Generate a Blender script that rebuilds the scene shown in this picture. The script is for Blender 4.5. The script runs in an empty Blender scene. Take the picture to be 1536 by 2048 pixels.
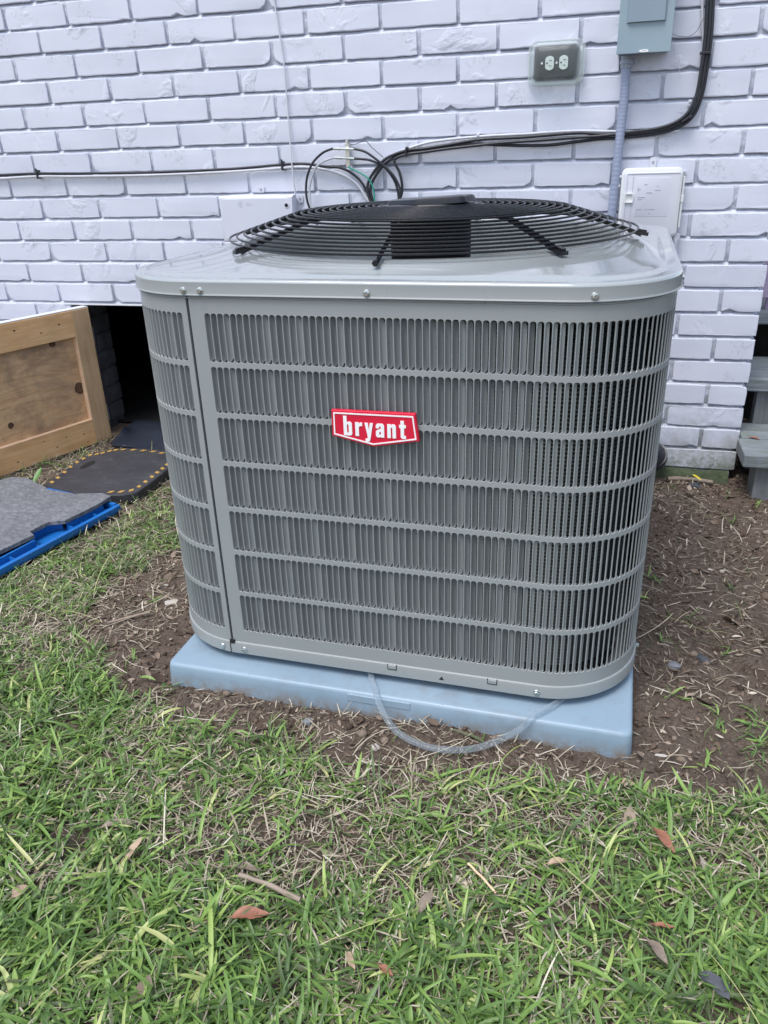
import bpy, bmesh, math, random
import numpy as np
from mathutils import Vector, Matrix
from mathutils.geometry import tessellate_polygon
PI = math.pi
rnd = random.Random(7)
rng = np.random.default_rng(11)
SC = bpy.context.scene
COL = SC.collection

# ------------------------------------------------------------------ camera, sky, sun, exposure
F_PX, YAW, PITCH, ROLL = 1577.34, -.2724, .4338, -.0349
CAM = np.array([1.8193, -2.4218, .947])
def cam_axes():
    cy, sy, cp, sp = math.cos(YAW), math.sin(YAW), math.cos(PITCH), math.sin(PITCH)
    f = np.array([sy*cp, cy*cp, -sp]); r = np.array([cy, -sy, 0.]); u = np.cross(r, f)
    c, s = math.cos(ROLL), math.sin(ROLL)
    return f, c*r+s*u, -s*r+c*u
f_, r_, u_ = cam_axes()
cd = bpy.data.cameras.new('camera'); cam = bpy.data.objects.new('camera', cd); COL.objects.link(cam)
cam.matrix_world = Matrix(((r_[0], u_[0], -f_[0], CAM[0]), (r_[1], u_[1], -f_[1], CAM[1]), (r_[2], u_[2], -f_[2], CAM[2]), (0, 0, 0, 1)))
cd.sensor_fit = 'VERTICAL'; cd.sensor_height = 36; cd.lens = F_PX/2048*36
cd.clip_start = .02; cd.clip_end = 500
SC.camera = cam

SUN_EL, SUN_AZ = math.radians(65), math.radians(205)      # azimuth measured clockwise from +Y
w = bpy.data.worlds.new('World'); SC.world = w; w.use_nodes = True
nt = w.node_tree; nt.nodes.clear()
sky = nt.nodes.new('ShaderNodeTexSky'); sky.sky_type = 'NISHITA'; sky.sun_disc = False
sky.sun_elevation = SUN_EL; sky.sun_rotation = SUN_AZ
sky.air_density = 1.0; sky.dust_density = 1.8; sky.ozone_density = 1.0
hs = nt.nodes.new('ShaderNodeHueSaturation'); hs.inputs['Saturation'].default_value = .74
bg = nt.nodes.new('ShaderNodeBackground'); bg.inputs[1].default_value = .12
wo = nt.nodes.new('ShaderNodeOutputWorld')
nt.links.new(sky.outputs[0], hs.inputs['Color']); nt.links.new(hs.outputs[0], bg.inputs[0]); nt.links.new(bg.outputs[0], wo.inputs[0])
sl = bpy.data.lights.new('sun', 'SUN'); sl.energy = 1.15; sl.angle = math.radians(28); sl.color = (1, .985, .97)
so = bpy.data.objects.new('sun', sl); COL.objects.link(so)
sd = Vector((math.sin(SUN_AZ)*math.cos(SUN_EL), math.cos(SUN_AZ)*math.cos(SUN_EL), math.sin(SUN_EL)))
so.rotation_euler = (-sd).to_track_quat('-Z', 'Y').to_euler(); so.location = sd*20
SC.view_settings.view_transform = 'Standard'; SC.view_settings.look = 'None'
SC.view_settings.exposure = 1.14; SC.view_settings.gamma = 1
SC.view_settings.use_curve_mapping = False
SC.render.engine = 'CYCLES'
try:
    SC.cycles.use_denoising = True
    SC.cycles.max_bounces = 8
except Exception: pass

# ------------------------------------------------------------------ material helpers
def mat(name, color=(.5, .5, .5), rough=.5, metal=0., spec=.5, build=None, **kw):
    m = bpy.data.materials.new(name); m.use_nodes = True
    n = m.node_tree.nodes; l = m.node_tree.links
    b = n['Principled BSDF']
    b.inputs['Base Color'].default_value = (*color, 1); b.inputs['Roughness'].default_value = rough
    b.inputs['Metallic'].default_value = metal; b.inputs['Specular IOR Level'].default_value = spec
    for k, v in kw.items(): b.inputs[k.replace('_', ' ')].default_value = v
    if build: build(n, l, b, m)
    return m
def nd(n, t, **kw):
    x = n.new(t)
    for k, v in kw.items():
        if k in x.inputs: x.inputs[k].default_value = v
        else: setattr(x, k, v)
    return x
def coords(n, l, kind='Object', scale=(1, 1, 1), rand=False):
    t = n.new('ShaderNodeTexCoord'); mp = n.new('ShaderNodeMapping'); mp.inputs['Scale'].default_value = scale
    l.new(t.outputs[kind], mp.inputs[0])
    if rand:
        oi = n.new('ShaderNodeObjectInfo'); mu = n.new('ShaderNodeMath'); mu.operation = 'MULTIPLY'; mu.inputs[1].default_value = 37.
        l.new(oi.outputs['Random'], mu.inputs[0]); cx = n.new('ShaderNodeCombineXYZ')
        l.new(mu.outputs[0], cx.inputs[0]); l.new(mu.outputs[0], cx.inputs[1]); l.new(cx.outputs[0], mp.inputs['Location'])
    return mp.outputs[0]
def world_pos(n, l, scale=(1, 1, 1)):
    g = n.new('ShaderNodeNewGeometry'); mp = n.new('ShaderNodeMapping'); mp.inputs['Scale'].default_value = scale
    l.new(g.outputs['Position'], mp.inputs[0]); return mp.outputs[0]
def noise(n, l, vec, scale, detail=4, rough=.55, dist=0.):
    x = n.new('ShaderNodeTexNoise'); x.inputs['Scale'].default_value = scale; x.inputs['Detail'].default_value = detail
    x.inputs['Roughness'].default_value = rough; x.inputs['Distortion'].default_value = dist
    l.new(vec, x.inputs['Vector']); return x.outputs['Fac']
def ramp(n, l, fac, stops):
    r = n.new('ShaderNodeValToRGB'); e = r.color_ramp.elements
    while len(e) < len(stops): e.new(.5)
    for i, (p, c) in enumerate(stops):
        e[i].position = p; e[i].color = (*c, 1) if len(c) == 3 else c
    l.new(fac, r.inputs[0]); return r.outputs[0]
def mixc(n, l, fac, a, b, mode='MIX'):
    x = n.new('ShaderNodeMix'); x.data_type = 'RGBA'; x.blend_type = mode
    for s, v in ((0, fac), (6, a), (7, b)):
        if hasattr(v, 'is_linked'): l.new(v, x.inputs[s])
        elif s == 0: x.inputs[0].default_value = v
        else: x.inputs[s].default_value = (*v, 1)
    return x.outputs[2]
def mth(n, l, op, a, b=None):
    x = n.new('ShaderNodeMath'); x.operation = op
    for i, v in enumerate((a, b)):
        if v is None: continue
        if hasattr(v, 'is_linked'): l.new(v, x.inputs[i])
        else: x.inputs[i].default_value = v
    return x.outputs[0]
def bump(n, l, b, h, strength=.3, dist=.002, prev=None):
    x = n.new('ShaderNodeBump'); x.inputs['Strength'].default_value = strength; x.inputs['Distance'].default_value = dist
    l.new(h, x.inputs['Height'])
    if prev is not None: l.new(prev, x.inputs['Normal'])
    l.new(x.outputs[0], b.inputs['Normal']); return x.outputs[0]
def varied(c1, c2, scale=8, rough=(.4, .6), bs=.15, bscale=60, bd=.001, rand=False, world=False):
    def f(n, l, b, m):
        v = world_pos(n, l) if world else coords(n, l, rand=rand)
        nz = noise(n, l, v, scale, 5)
        l.new(ramp(n, l, nz, [(.3, c1), (.7, c2)]), b.inputs['Base Color'])
        l.new(ramp(n, l, noise(n, l, v, scale*2.3, 4), [(.3, (rough[0],)*3), (.7, (rough[1],)*3)]), b.inputs['Roughness'])
        if bs: bump(n, l, b, noise(n, l, v, bscale, 5), bs, bd)
    return f

def brick_paint(n, l, b, m):
    v = coords(n, l, rand=True); wp = world_pos(n, l)
    base = ramp(n, l, noise(n, l, v, 5, 5), [(.25, (.570, .590, .675)), (.75, (.645, .665, .75))])
    oi = n.new('ShaderNodeObjectInfo')
    base = mixc(n, l, .06, base, ramp(n, l, oi.outputs['Random'], [(0, (.48, .49, .60)), (1, (.68, .69, .75))]))
    # grimy flakes where the paint missed the rough face
    fl = mth(n, l, 'MULTIPLY', ramp(n, l, noise(n, l, v, 11, 3), [(.57, (0, 0, 0)), (.68, (1, 1, 1))]), ramp(n, l, noise(n, l, v, 120, 4, .7), [(.5, (0, 0, 0)), (.62, (1, 1, 1))]))
    base = mixc(n, l, mth(n, l, 'MULTIPLY', fl, .5), base, (.30, .31, .33))
    sx = n.new('ShaderNodeSeparateXYZ'); l.new(wp, sx.inputs[0])
    low = n.new('ShaderNodeMapRange'); low.inputs['From Min'].default_value = .30; low.inputs['From Max'].default_value = .0
    l.new(sx.outputs['Z'], low.inputs['Value'])
    dn = ramp(n, l, noise(n, l, wp, 24, 6, .7), [(.38, (0, 0, 0)), (.66, (1, 1, 1))])
    base = mixc(n, l, mth(n, l, 'MULTIPLY', mth(n, l, 'MULTIPLY', mth(n, l, 'POWER', low.outputs[0], 1.4), dn), .8), base, (.19, .21, .17))
    mo = n.new('ShaderNodeMapRange'); mo.inputs['From Min'].default_value = .10; mo.inputs['From Max'].default_value = .0
    l.new(sx.outputs['Z'], mo.inputs['Value'])
    base = mixc(n, l, mth(n, l, 'MULTIPLY', mo.outputs[0], ramp(n, l, noise(n, l, wp, 50, 6, .7), [(.4, (0, 0, 0)), (.6, (1, 1, 1))])), base, (.13, .17, .08))
    l.new(base, b.inputs['Base Color'])
    b.inputs['Roughness'].default_value = .50
    p = bump(n, l, b, noise(n, l, v, 26, 6, .62), .38, .0014)
    # local chips and dents
    ch = ramp(n, l, noise(n, l, v, 9, 3, .5, .6), [(.59, (0, 0, 0)), (.70, (1, 1, 1))])
    p = bump(n, l, b, mth(n, l, 'MULTIPLY', ch, noise(n, l, v, 90, 5, .7)), .9, .004, p)
    bump(n, l, b, noise(n, l, v, 260, 3), .12, .0006, p)
def mortar_b(n, l, b, m):
    wp = world_pos(n, l)
    base = ramp(n, l, noise(n, l, wp, 9, 6, .65), [(.3, (.50, .525, .60)), (.7, (.61, .64, .72))])
    g = ramp(n, l, noise(n, l, wp, 70, 5, .75), [(.56, (0, 0, 0)), (.72, (1, 1, 1))])
    base = mixc(n, l, mth(n, l, 'MULTIPLY', g, .55), base, (.27, .27, .29))
    sx = n.new('ShaderNodeSeparateXYZ'); l.new(wp, sx.inputs[0])
    low = n.new('ShaderNodeMapRange'); low.inputs['From Min'].default_value = .5; low.inputs['From Max'].default_value = .0
    l.new(sx.outputs['Z'], low.inputs['Value'])
    base = mixc(n, l, mth(n, l, 'MULTIPLY', low.outputs[0], ramp(n, l, noise(n, l, wp, 30, 6, .7), [(.35, (0, 0, 0)), (.65, (1, 1, 1))])), base, (.15, .17, .12))
    l.new(base, b.inputs['Base Color']); b.inputs['Roughness'].default_value = .7
    p = bump(n, l, b, noise(n, l, wp, 45, 6, .7), 1., .005)
    bump(n, l, b, noise(n, l, wp, 240, 4, .7), .5, .0015, p)

def acpaint(n, l, b, m):
    v = coords(n, l)
    l.new(ramp(n, l, noise(n, l, v, 3, 4), [(.3, (.270, .288, .288)), (.7, (.290, .308, .308))]), b.inputs['Base Color'])
    l.new(ramp(n, l, noise(n, l, v, 14, 5), [(.3, (.27,)*3), (.7, (.36,)*3)]), b.inputs['Roughness'])
    bump(n, l, b, noise(n, l, v, 320, 2), .05, .0003)
def lidpaint(n, l, b, m):
    v = coords(n, l)
    l.new(ramp(n, l, noise(n, l, v, 3, 4), [(.3, (.325, .352, .352)), (.7, (.345, .372, .372))]), b.inputs['Base Color'])  # lighter than the panel enamel: sky brightness put into the top's colour
    b.inputs['Coat Weight'].default_value = .8; b.inputs['Coat Roughness'].default_value = .05; b.inputs['Specular IOR Level'].default_value = .7
    dust = ramp(n, l, noise(n, l, v, 17, 6, .7), [(.35, (.10,)*3), (.75, (.26,)*3)])
    l.new(dust, b.inputs['Roughness'])
    p = bump(n, l, b, noise(n, l, v, 6, 3), .25, .004)
    bump(n, l, b, noise(n, l, v, 200, 2), .03, .0003, p)
def wood_b(c1, c2, c3, axis='x', s=1., weathered=False, rand=True):
    def f(n, l, b, m):
        sc = {'x': (2, 22, 22), 'y': (22, 2, 22), 'z': (22, 22, 2)}[axis]
        v = coords(n, l, scale=sc, rand=rand); v2 = coords(n, l, rand=rand)
        g = noise(n, l, v, 1.6*s, 8, .6, 1.6)
        col = ramp(n, l, g, [(.25, c1), (.5, c2), (.78, c3)])
        st = ramp(n, l, noise(n, l, v2, 7, 5, .6), [(.35, (0, 0, 0)), (.75, (1, 1, 1))])
        col = mixc(n, l, mth(n, l, 'MULTIPLY', st, .45), col, tuple(x*.55 for x in c1))
        if weathered:
            gm = ramp(n, l, noise(n, l, v2, 16, 6, .7), [(.5, (0, 0, 0)), (.66, (1, 1, 1))])
            col = mixc(n, l, mth(n, l, 'MULTIPLY', gm, .6), col, (.13, .16, .11))
        l.new(col, b.inputs['Base Color']); b.inputs['Roughness'].default_value = .72 if not weathered else .85
        bump(n, l, b, g, .5 if not weathered else 1., .0015 if not weathered else .004)
    return f
def ply_b(n, l, b, m):
    # plywood face: wavy figure along the sheet, water stains, dark knots
    v = coords(n, l, scale=(1.6, 1.6, 11)); v2 = coords(n, l)
    g = noise(n, l, v, 3., 8, .62, 2.6)
    col = ramp(n, l, g, [(.25, (.44, .25, .12)), (.5, (.64, .40, .21)), (.75, (.76, .52, .30))])
    st = ramp(n, l, noise(n, l, v2, 6.5, 5, .62, .8), [(.42, (0, 0, 0)), (.66, (1, 1, 1))])
    col = mixc(n, l, mth(n, l, 'MULTIPLY', st, .6), col, (.17, .125, .10))
    st2 = ramp(n, l, noise(n, l, v2, 19, 6, .7, .3), [(.5, (0, 0, 0)), (.72, (1, 1, 1))])
    col = mixc(n, l, mth(n, l, 'MULTIPLY', st2, .4), col, (.16, .10, .07))
    l.new(col, b.inputs['Base Color']); b.inputs['Roughness'].default_value = .75
    bump(n, l, b, g, .3, .001)
def soil_b(n, l, b, m):
    wp = world_pos(n, l)
    c = ramp(n, l, noise(n, l, wp, 7, 7, .65), [(.3, (.125, .095, .076)), (.55, (.200, .157, .127)), (.75, (.300, .243, .200))])
    f = ramp(n, l, noise(n, l, wp, 120, 6, .75), [(.35, (.050, .035, .026)), (.6, (.20, .15, .115)), (.78, (.38, .31, .25))])
    c = mixc(n, l, .6, c, f)
    l.new(c, b.inputs['Base Color']); b.inputs['Roughness'].default_value = .95; b.inputs['Specular IOR Level'].default_value = .15
    p = bump(n, l, b, noise(n, l, wp, 70, 7, .8), 1., .011)
    bump(n, l, b, noise(n, l, wp, 300, 5, .7), .6, .002, p)
def attr_ramp(stops, rough=.5, transl=0., spec=.3):
    def f(n, l, b, m):
        a = n.new('ShaderNodeAttribute'); a.attribute_name = 'tint'
        c = ramp(n, l, a.outputs['Fac'], stops)
        wp = world_pos(n, l)
        c = mixc(n, l, .25, c, mixc(n, l, noise(n, l, wp, 90, 3), (0, 0, 0), c, 'MIX'))
        l.new(c, b.inputs['Base Color']); b.inputs['Roughness'].default_value = rough
        b.inputs['Specular IOR Level'].default_value = spec
        if transl:
            t = n.new('ShaderNodeBsdfTranslucent'); l.new(c, t.inputs['Color'])
            mx = n.new('ShaderNodeMixShader'); mx.inputs[0].default_value = transl
            l.new(b.outputs[0], mx.inputs[1]); l.new(t.outputs[0], mx.inputs[2])
            l.new(mx.outputs[0], n['Material Output'].inputs[0])
    return f
def pad_b(n, l, b, m):
    v = coords(n, l)
    c = ramp(n, l, noise(n, l, v, 2.2, 5), [(.3, (.215, .300, .375)), (.7, (.270, .358, .43))])
    dn = ramp(n, l, noise(n, l, v, 14, 7, .7), [(.52, (0, 0, 0)), (.75, (1, 1, 1))])
    c = mixc(n, l, mth(n, l, 'MULTIPLY', dn, .5), c, (.19, .19, .195))
    sp = ramp(n, l, noise(n, l, v, 90, 3, .8), [(.66, (0, 0, 0)), (.72, (1, 1, 1))])
    c = mixc(n, l, mth(n, l, 'MULTIPLY', sp, .55), c, (.17, .15, .13))
    wp = world_pos(n, l); sx = n.new('ShaderNodeSeparateXYZ'); l.new(wp, sx.inputs[0])
    lo = n.new('ShaderNodeMapRange'); lo.inputs['From Min'].default_value = .022; lo.inputs['From Max'].default_value = -.004
    l.new(sx.outputs['Z'], lo.inputs['Value'])
    c = mixc(n, l, mth(n, l, 'MULTIPLY', lo.outputs[0], ramp(n, l, noise(n, l, v, 40, 6, .7), [(.38, (0,)*3), (.6, (1,)*3)])), c, (.22, .19, .16))
    l.new(c, b.inputs['Base Color'])
    l.new(ramp(n, l, noise(n, l, v, 9, 5), [(.3, (.30,)*3), (.7, (.46,)*3)]), b.inputs['Roughness'])
    p = bump(n, l, b, noise(n, l, v, 5, 3), .3, .006)
    bump(n, l, b, noise(n, l, v, 160, 3), .12, .0006, p)
def rubber_b(c1, c2, wornc, bs=.4, bscale=90):
    def f(n, l, b, m):
        v = coords(n, l)
        c = ramp(n, l, noise(n, l, v, 9, 6, .7, .5), [(.3, c1), (.7, c2)])
        wn = ramp(n, l, noise(n, l, coords(n, l, scale=(1, 3, 1)), 11, 7, .75, .8), [(.52, (0, 0, 0)), (.8, (1, 1, 1))])
        c = mixc(n, l, mth(n, l, 'MULTIPLY', wn, .6), c, wornc)
        l.new(c, b.inputs['Base Color']); b.inputs['Roughness'].default_value = .62
        bump(n, l, b, noise(n, l, v, bscale, 5), bs, .0012)
    return f
def pebble_b(n, l, b, m):
    v = coords(n, l)
    vo = n.new('ShaderNodeTexVoronoi'); vo.inputs['Scale'].default_value = 62; l.new(v, vo.inputs['Vector'])
    d = ramp(n, l, vo.outputs['Distance'], [(.1, (1,)*3), (.62, (0,)*3)])
    c = ramp(n, l, noise(n, l, v, 30, 6, .75), [(.3, (.10, .105, .115)), (.7, (.215, .22, .24))])
    c = mixc(n, l, mth(n, l, 'MULTIPLY', d, .35), c, (.26, .265, .28))
    c = mixc(n, l, mth(n, l, 'MULTIPLY', ramp(n, l, noise(n, l, v, 6, 5, .7), [(.45, (0,)*3), (.7, (1,)*3)]), .4), c, (.09, .085, .09))
    l.new(c, b.inputs['Base Color']); b.inputs['Roughness'].default_value = .75
    bump(n, l, b, d, .8, .003)

M = {}
M['brick'] = mat('painted_brick', build=brick_paint)
M['mortar'] = mat('painted_mortar', build=mortar_b)
M['block'] = mat('shaded_grey_masonry', build=varied((.055, .055, .062), (.13, .13, .14), 14, (.8, .95), .8, 60, .004, world=True))  # grey masonry, darkened in colour to carry the shade inside the opening
M['ac'] = mat('grey_enamel', build=acpaint)
M['lid'] = mat('glossy_sky_lit_enamel', build=lidpaint)
M['black'] = mat('black_enamel', (.008, .008, .010), .25, spec=.4, build=varied((.005, .005, .006), (.009, .009, .011), 20, (.18, .30), .05))
M['blackmatte'] = mat('black_matte', build=varied((.012, .012, .013), (.02, .02, .022), 15, (.55, .75), .1))
M['coil'] = mat('coil_fins', build=varied((.018, .026, .028), (.045, .055, .058), 40, (.35, .55), .5, 500, .001), metal=.3)
M['gloss'] = mat('gloss_black', (.008, .009, .011), .12, spec=.5)
M['motor'] = mat('matte_black_motor', (.004, .004, .005), .5, spec=.12)
M['seal'] = mat('seam_gasket', (.05, .055, .06), .7)
M['zinc'] = mat('zinc_screw', (.62, .66, .64), .28, metal=1., build=lambda n, l, b, m: bump(n, l, b, noise(n, l, coords(n, l), 300, 3), .1, .0003))
M['red'] = mat('badge_red', (.62, .012, .045), .32, build=varied((.60, .010, .040), (.66, .016, .05), 20, (.28, .38), 0))
M['white'] = mat('badge_white', (.85, .85, .85), .35)
M['fan'] = mat('fan_blade_grey', (.60, .65, .70), .3)
M['pad'] = mat('blue_grey_plastic', build=pad_b)
M['hose'] = mat('clear_vinyl', (.80, .86, .92), .12, spec=.6, Transmission_Weight=.75, IOR=1.35)
M['nid'] = mat('light_grey_plastic', build=varied((.56, .57, .64), (.61, .62, .69), 6, (.38, .5), .06, 200, .0004, world=True))
M['tel'] = mat('off_white_plastic', build=varied((.60, .61, .66), (.65, .66, .70), 7, (.35, .5), .08, 150, .0005, world=True))
M['telrim'] = mat('cream_plastic', (.70, .71, .70), .4)
M['label'] = mat('printed_label', (.61, .62, .68), .5)
M['ink'] = mat('faded_ink', (.36, .36, .42), .6)
M['disc'] = mat('blue_grey_box_paint', build=varied((.235, .315, .365), (.265, .345, .39), 5, (.38, .48), .05, 160, .0004, world=True))
M['discp'] = mat('grey_cover_paint', build=varied((.21, .275, .325), (.235, .30, .345), 5, (.4, .5), .05, 160, .0004, world=True))
M['conduit'] = mat('grey_conduit', build=varied((.25, .29, .40), (.30, .34, .45), 25, (.35, .5), .1, 120, .0005, world=True))
M['fit'] = mat('grey_fitting', (.30, .33, .39), .45)
M['cable'] = mat('black_cable', build=varied((.014, .015, .020), (.025, .026, .033), 40, (.35, .5), .05, world=True))
M['wcable'] = mat('white_cable', build=varied((.60, .61, .66), (.50, .51, .54), 18, (.4, .55), .05, world=True))
M['green'] = mat('green_wire', (.015, .30, .20), .4)
M['steel'] = mat('nickel_steel', (.60, .61, .58), .25, metal=1.)
M['clear'] = mat('clear_cover', (.86, .91, .90), .14, spec=.6, Transmission_Weight=.88, IOR=1.3)
def clear_b(tint, edge, base):
    def f(n, l, b, m):
        b.inputs['Base Color'].default_value = (*edge, 1); b.inputs['Roughness'].default_value = .12; b.inputs['Specular IOR Level'].default_value = .9
        t = n.new('ShaderNodeBsdfTransparent'); t.inputs[0].default_value = (*tint, 1)
        lw = n.new('ShaderNodeLayerWeight'); lw.inputs[0].default_value = .35
        fa = mth(n, l, 'ADD', mth(n, l, 'MULTIPLY', mth(n, l, 'POWER', lw.outputs['Facing'], 1.6), .8), base)
        mx = n.new('ShaderNodeMixShader'); l.new(fa, mx.inputs[0]); l.new(t.outputs[0], mx.inputs[1]); l.new(b.outputs[0], mx.inputs[2])
        l.new(mx.outputs[0], n['Material Output'].inputs[0])
    return f
M['clear'] = mat('clear_cover', build=clear_b((.93, .96, .95), (.80, .86, .88), .07))
M['flange'] = mat('clear_flange', build=clear_b((.86, .91, .90), (.66, .71, .70), .34))
M['hose'] = mat('clear_vinyl', build=clear_b((.90, .93, .95), (.50, .56, .61), .12))
M['gasket'] = mat('outlet_backplate', build=varied((.020, .026, .023), (.040, .048, .042), 40, (.5, .7), .1))
M['recept'] = mat('receptacle_ivory', (.62, .66, .61), .35)
M['slot'] = mat('dark_slot', (.01, .01, .01), .7)
M['ply'] = mat('plywood_face', build=ply_b)
M['rail'] = mat('pine_board', build=wood_b((.62, .34, .14), (.80, .48, .23), (.88, .61, .34), 'x'))
M['stile'] = mat('pine_stile', build=wood_b((.44, .275, .14), (.58, .38, .21), (.68, .48, .29), 'z'))
M['cut'] = mat('fresh_cut_wood', (.62, .44, .29), .7, build=varied((.68, .44, .27), (.80, .57, .38), 30, (.65, .8), .2, 200))
M['knot'] = mat('dark_knot', (.07, .032, .02), .7, build=varied((.045, .020, .014), (.15, .08, .045), 60, (.6, .8), .3, 150))
M['whitepaint'] = mat('door_white_paint', build=varied((.60, .61, .64), (.70, .71, .74), 20, (.5, .6), .2))
M['rubber'] = mat('navy_rubber', build=rubber_b((.012, .018, .032), (.022, .030, .048), (.035, .042, .055), .25))
M['mat'] = mat('black_foam_rubber', build=rubber_b((.030, .030, .036), (.050, .050, .058), (.13, .125, .13), .5, 140))
M['matside'] = mat('black_foam_edge', (.018, .018, .02), .7)
M['yellow'] = mat('hazard_yellow', build=varied((.36, .22, .05), (.50, .31, .09), 60, (.6, .75), .1))
M['pebble'] = mat('grey_pebbled_rubber', build=pebble_b)
M['blue'] = mat('blue_plastic', build=varied((.010, .125, .42), (.014, .17, .52), 9, (.3, .42), .08))
M['deck'] = mat('weathered_deck_wood', build=wood_b((.135, .15, .155), (.21, .235, .25), (.33, .36, .38), 'x', 1.2, True))
M['post'] = mat('weathered_post', build=wood_b((.12, .12, .12), (.18, .185, .19), (.25, .255, .27), 'z', 1.2, True))
M['dark'] = mat('shade_black', (.012, .011, .010), .9, build=varied((.006, .006, .006), (.018, .016, .014), 12, (.8, .95), .3))  # near-black colour stands in for the shade of enclosed spaces
M['mauve'] = mat('mauve_stone', build=varied((.32, .25, .36), (.44, .36, .48), 14, (.6, .75), .3))
M['pipe'] = mat('black_drain_plastic', build=varied((.02, .022, .032), (.035, .038, .05), 20, (.35, .5), .06))
M['soil'] = mat('soil', build=soil_b)
M['moss'] = mat('mossy_footing', build=varied((.025, .04, .016), (.085, .10, .055), 30, (.85, .95), 1., 90, .006, world=True))
GREENS = [(0, (.14, .165, .080)), (.25, (.115, .200, .065)), (.5, (.180, .315, .078)), (.72, (.275, .440, .105)), (.88, (.43, .57, .16)), (1, (.66, .66, .30))]
STRAWS = [(0, (.17, .135, .10)), (.35, (.35, .29, .21)), (.65, (.54, .47, .36)), (1, (.78, .72, .58))]
LITTER = [(0, (.055, .038, .028)), (.4, (.17, .122, .092)), (.7, (.38, .30, .235)), (1, (.74, .66, .53))]
M['grass'] = mat('grass_leaf', build=attr_ramp(GREENS, .42, .28, .45))
M['straw'] = mat('dry_grass_blade', build=attr_ramp(STRAWS, .7, .1, .2))
M['litter'] = mat('leaf_bits', build=attr_ramp(LITTER, .85, 0, .15))
M['clod'] = mat('soil_clods', build=attr_ramp([(0, (.06, .042, .032)), (.6, (.16, .118, .090)), (.9, (.30, .24, .19)), (1, (.50, .44, .37))], .95, 0, .1))
def leafb(c1, c2):
    def f(n, l, b, m):
        v = coords(n, l); c = ramp(n, l, noise(n, l, v, 60, 5, .7), [(.3, c1), (.7, c2)])
        sp = ramp(n, l, noise(n, l, v, 170, 3, .8), [(.60, (0,)*3), (.68, (1,)*3)])
        l.new(mixc(n, l, mth(n, l, 'MULTIPLY', sp, .6), c, tuple(x*.35 for x in c1)), b.inputs['Base Color']); b.inputs['Roughness'].default_value = .6
        bump(n, l, b, noise(n, l, v, 200, 4), .4, .001)
    return f
M['leafred'] = mat('russet_leaf', build=leafb((.22, .085, .05), (.36, .16, .10)))
M['leaftan'] = mat('tan_leaf', build=leafb((.34, .235, .155), (.50, .37, .26)))
M['leafgrey'] = mat('grey_leaf', build=leafb((.15, .115, .085), (.27, .215, .165)))
M['leafgreen'] = mat('broad_green_leaf', (.09, .22, .05), .45)
M['twig'] = mat('bare_twig', build=wood_b((.22, .16, .12), (.34, .27, .21), (.45, .37, .30), 'x', 3))
M['stone'] = mat('grey_stone', build=varied((.13, .14, .15), (.24, .25, .27), 40, (.7, .9), .6, 120))
M['darkstone'] = mat('dark_slate', build=varied((.05, .055, .065), (.10, .105, .12), 60, (.5, .7), .5, 150))
M['palestone'] = mat('pale_chip', build=varied((.38, .35, .31), (.52, .49, .44), 60, (.7, .9), .4, 150))

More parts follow.
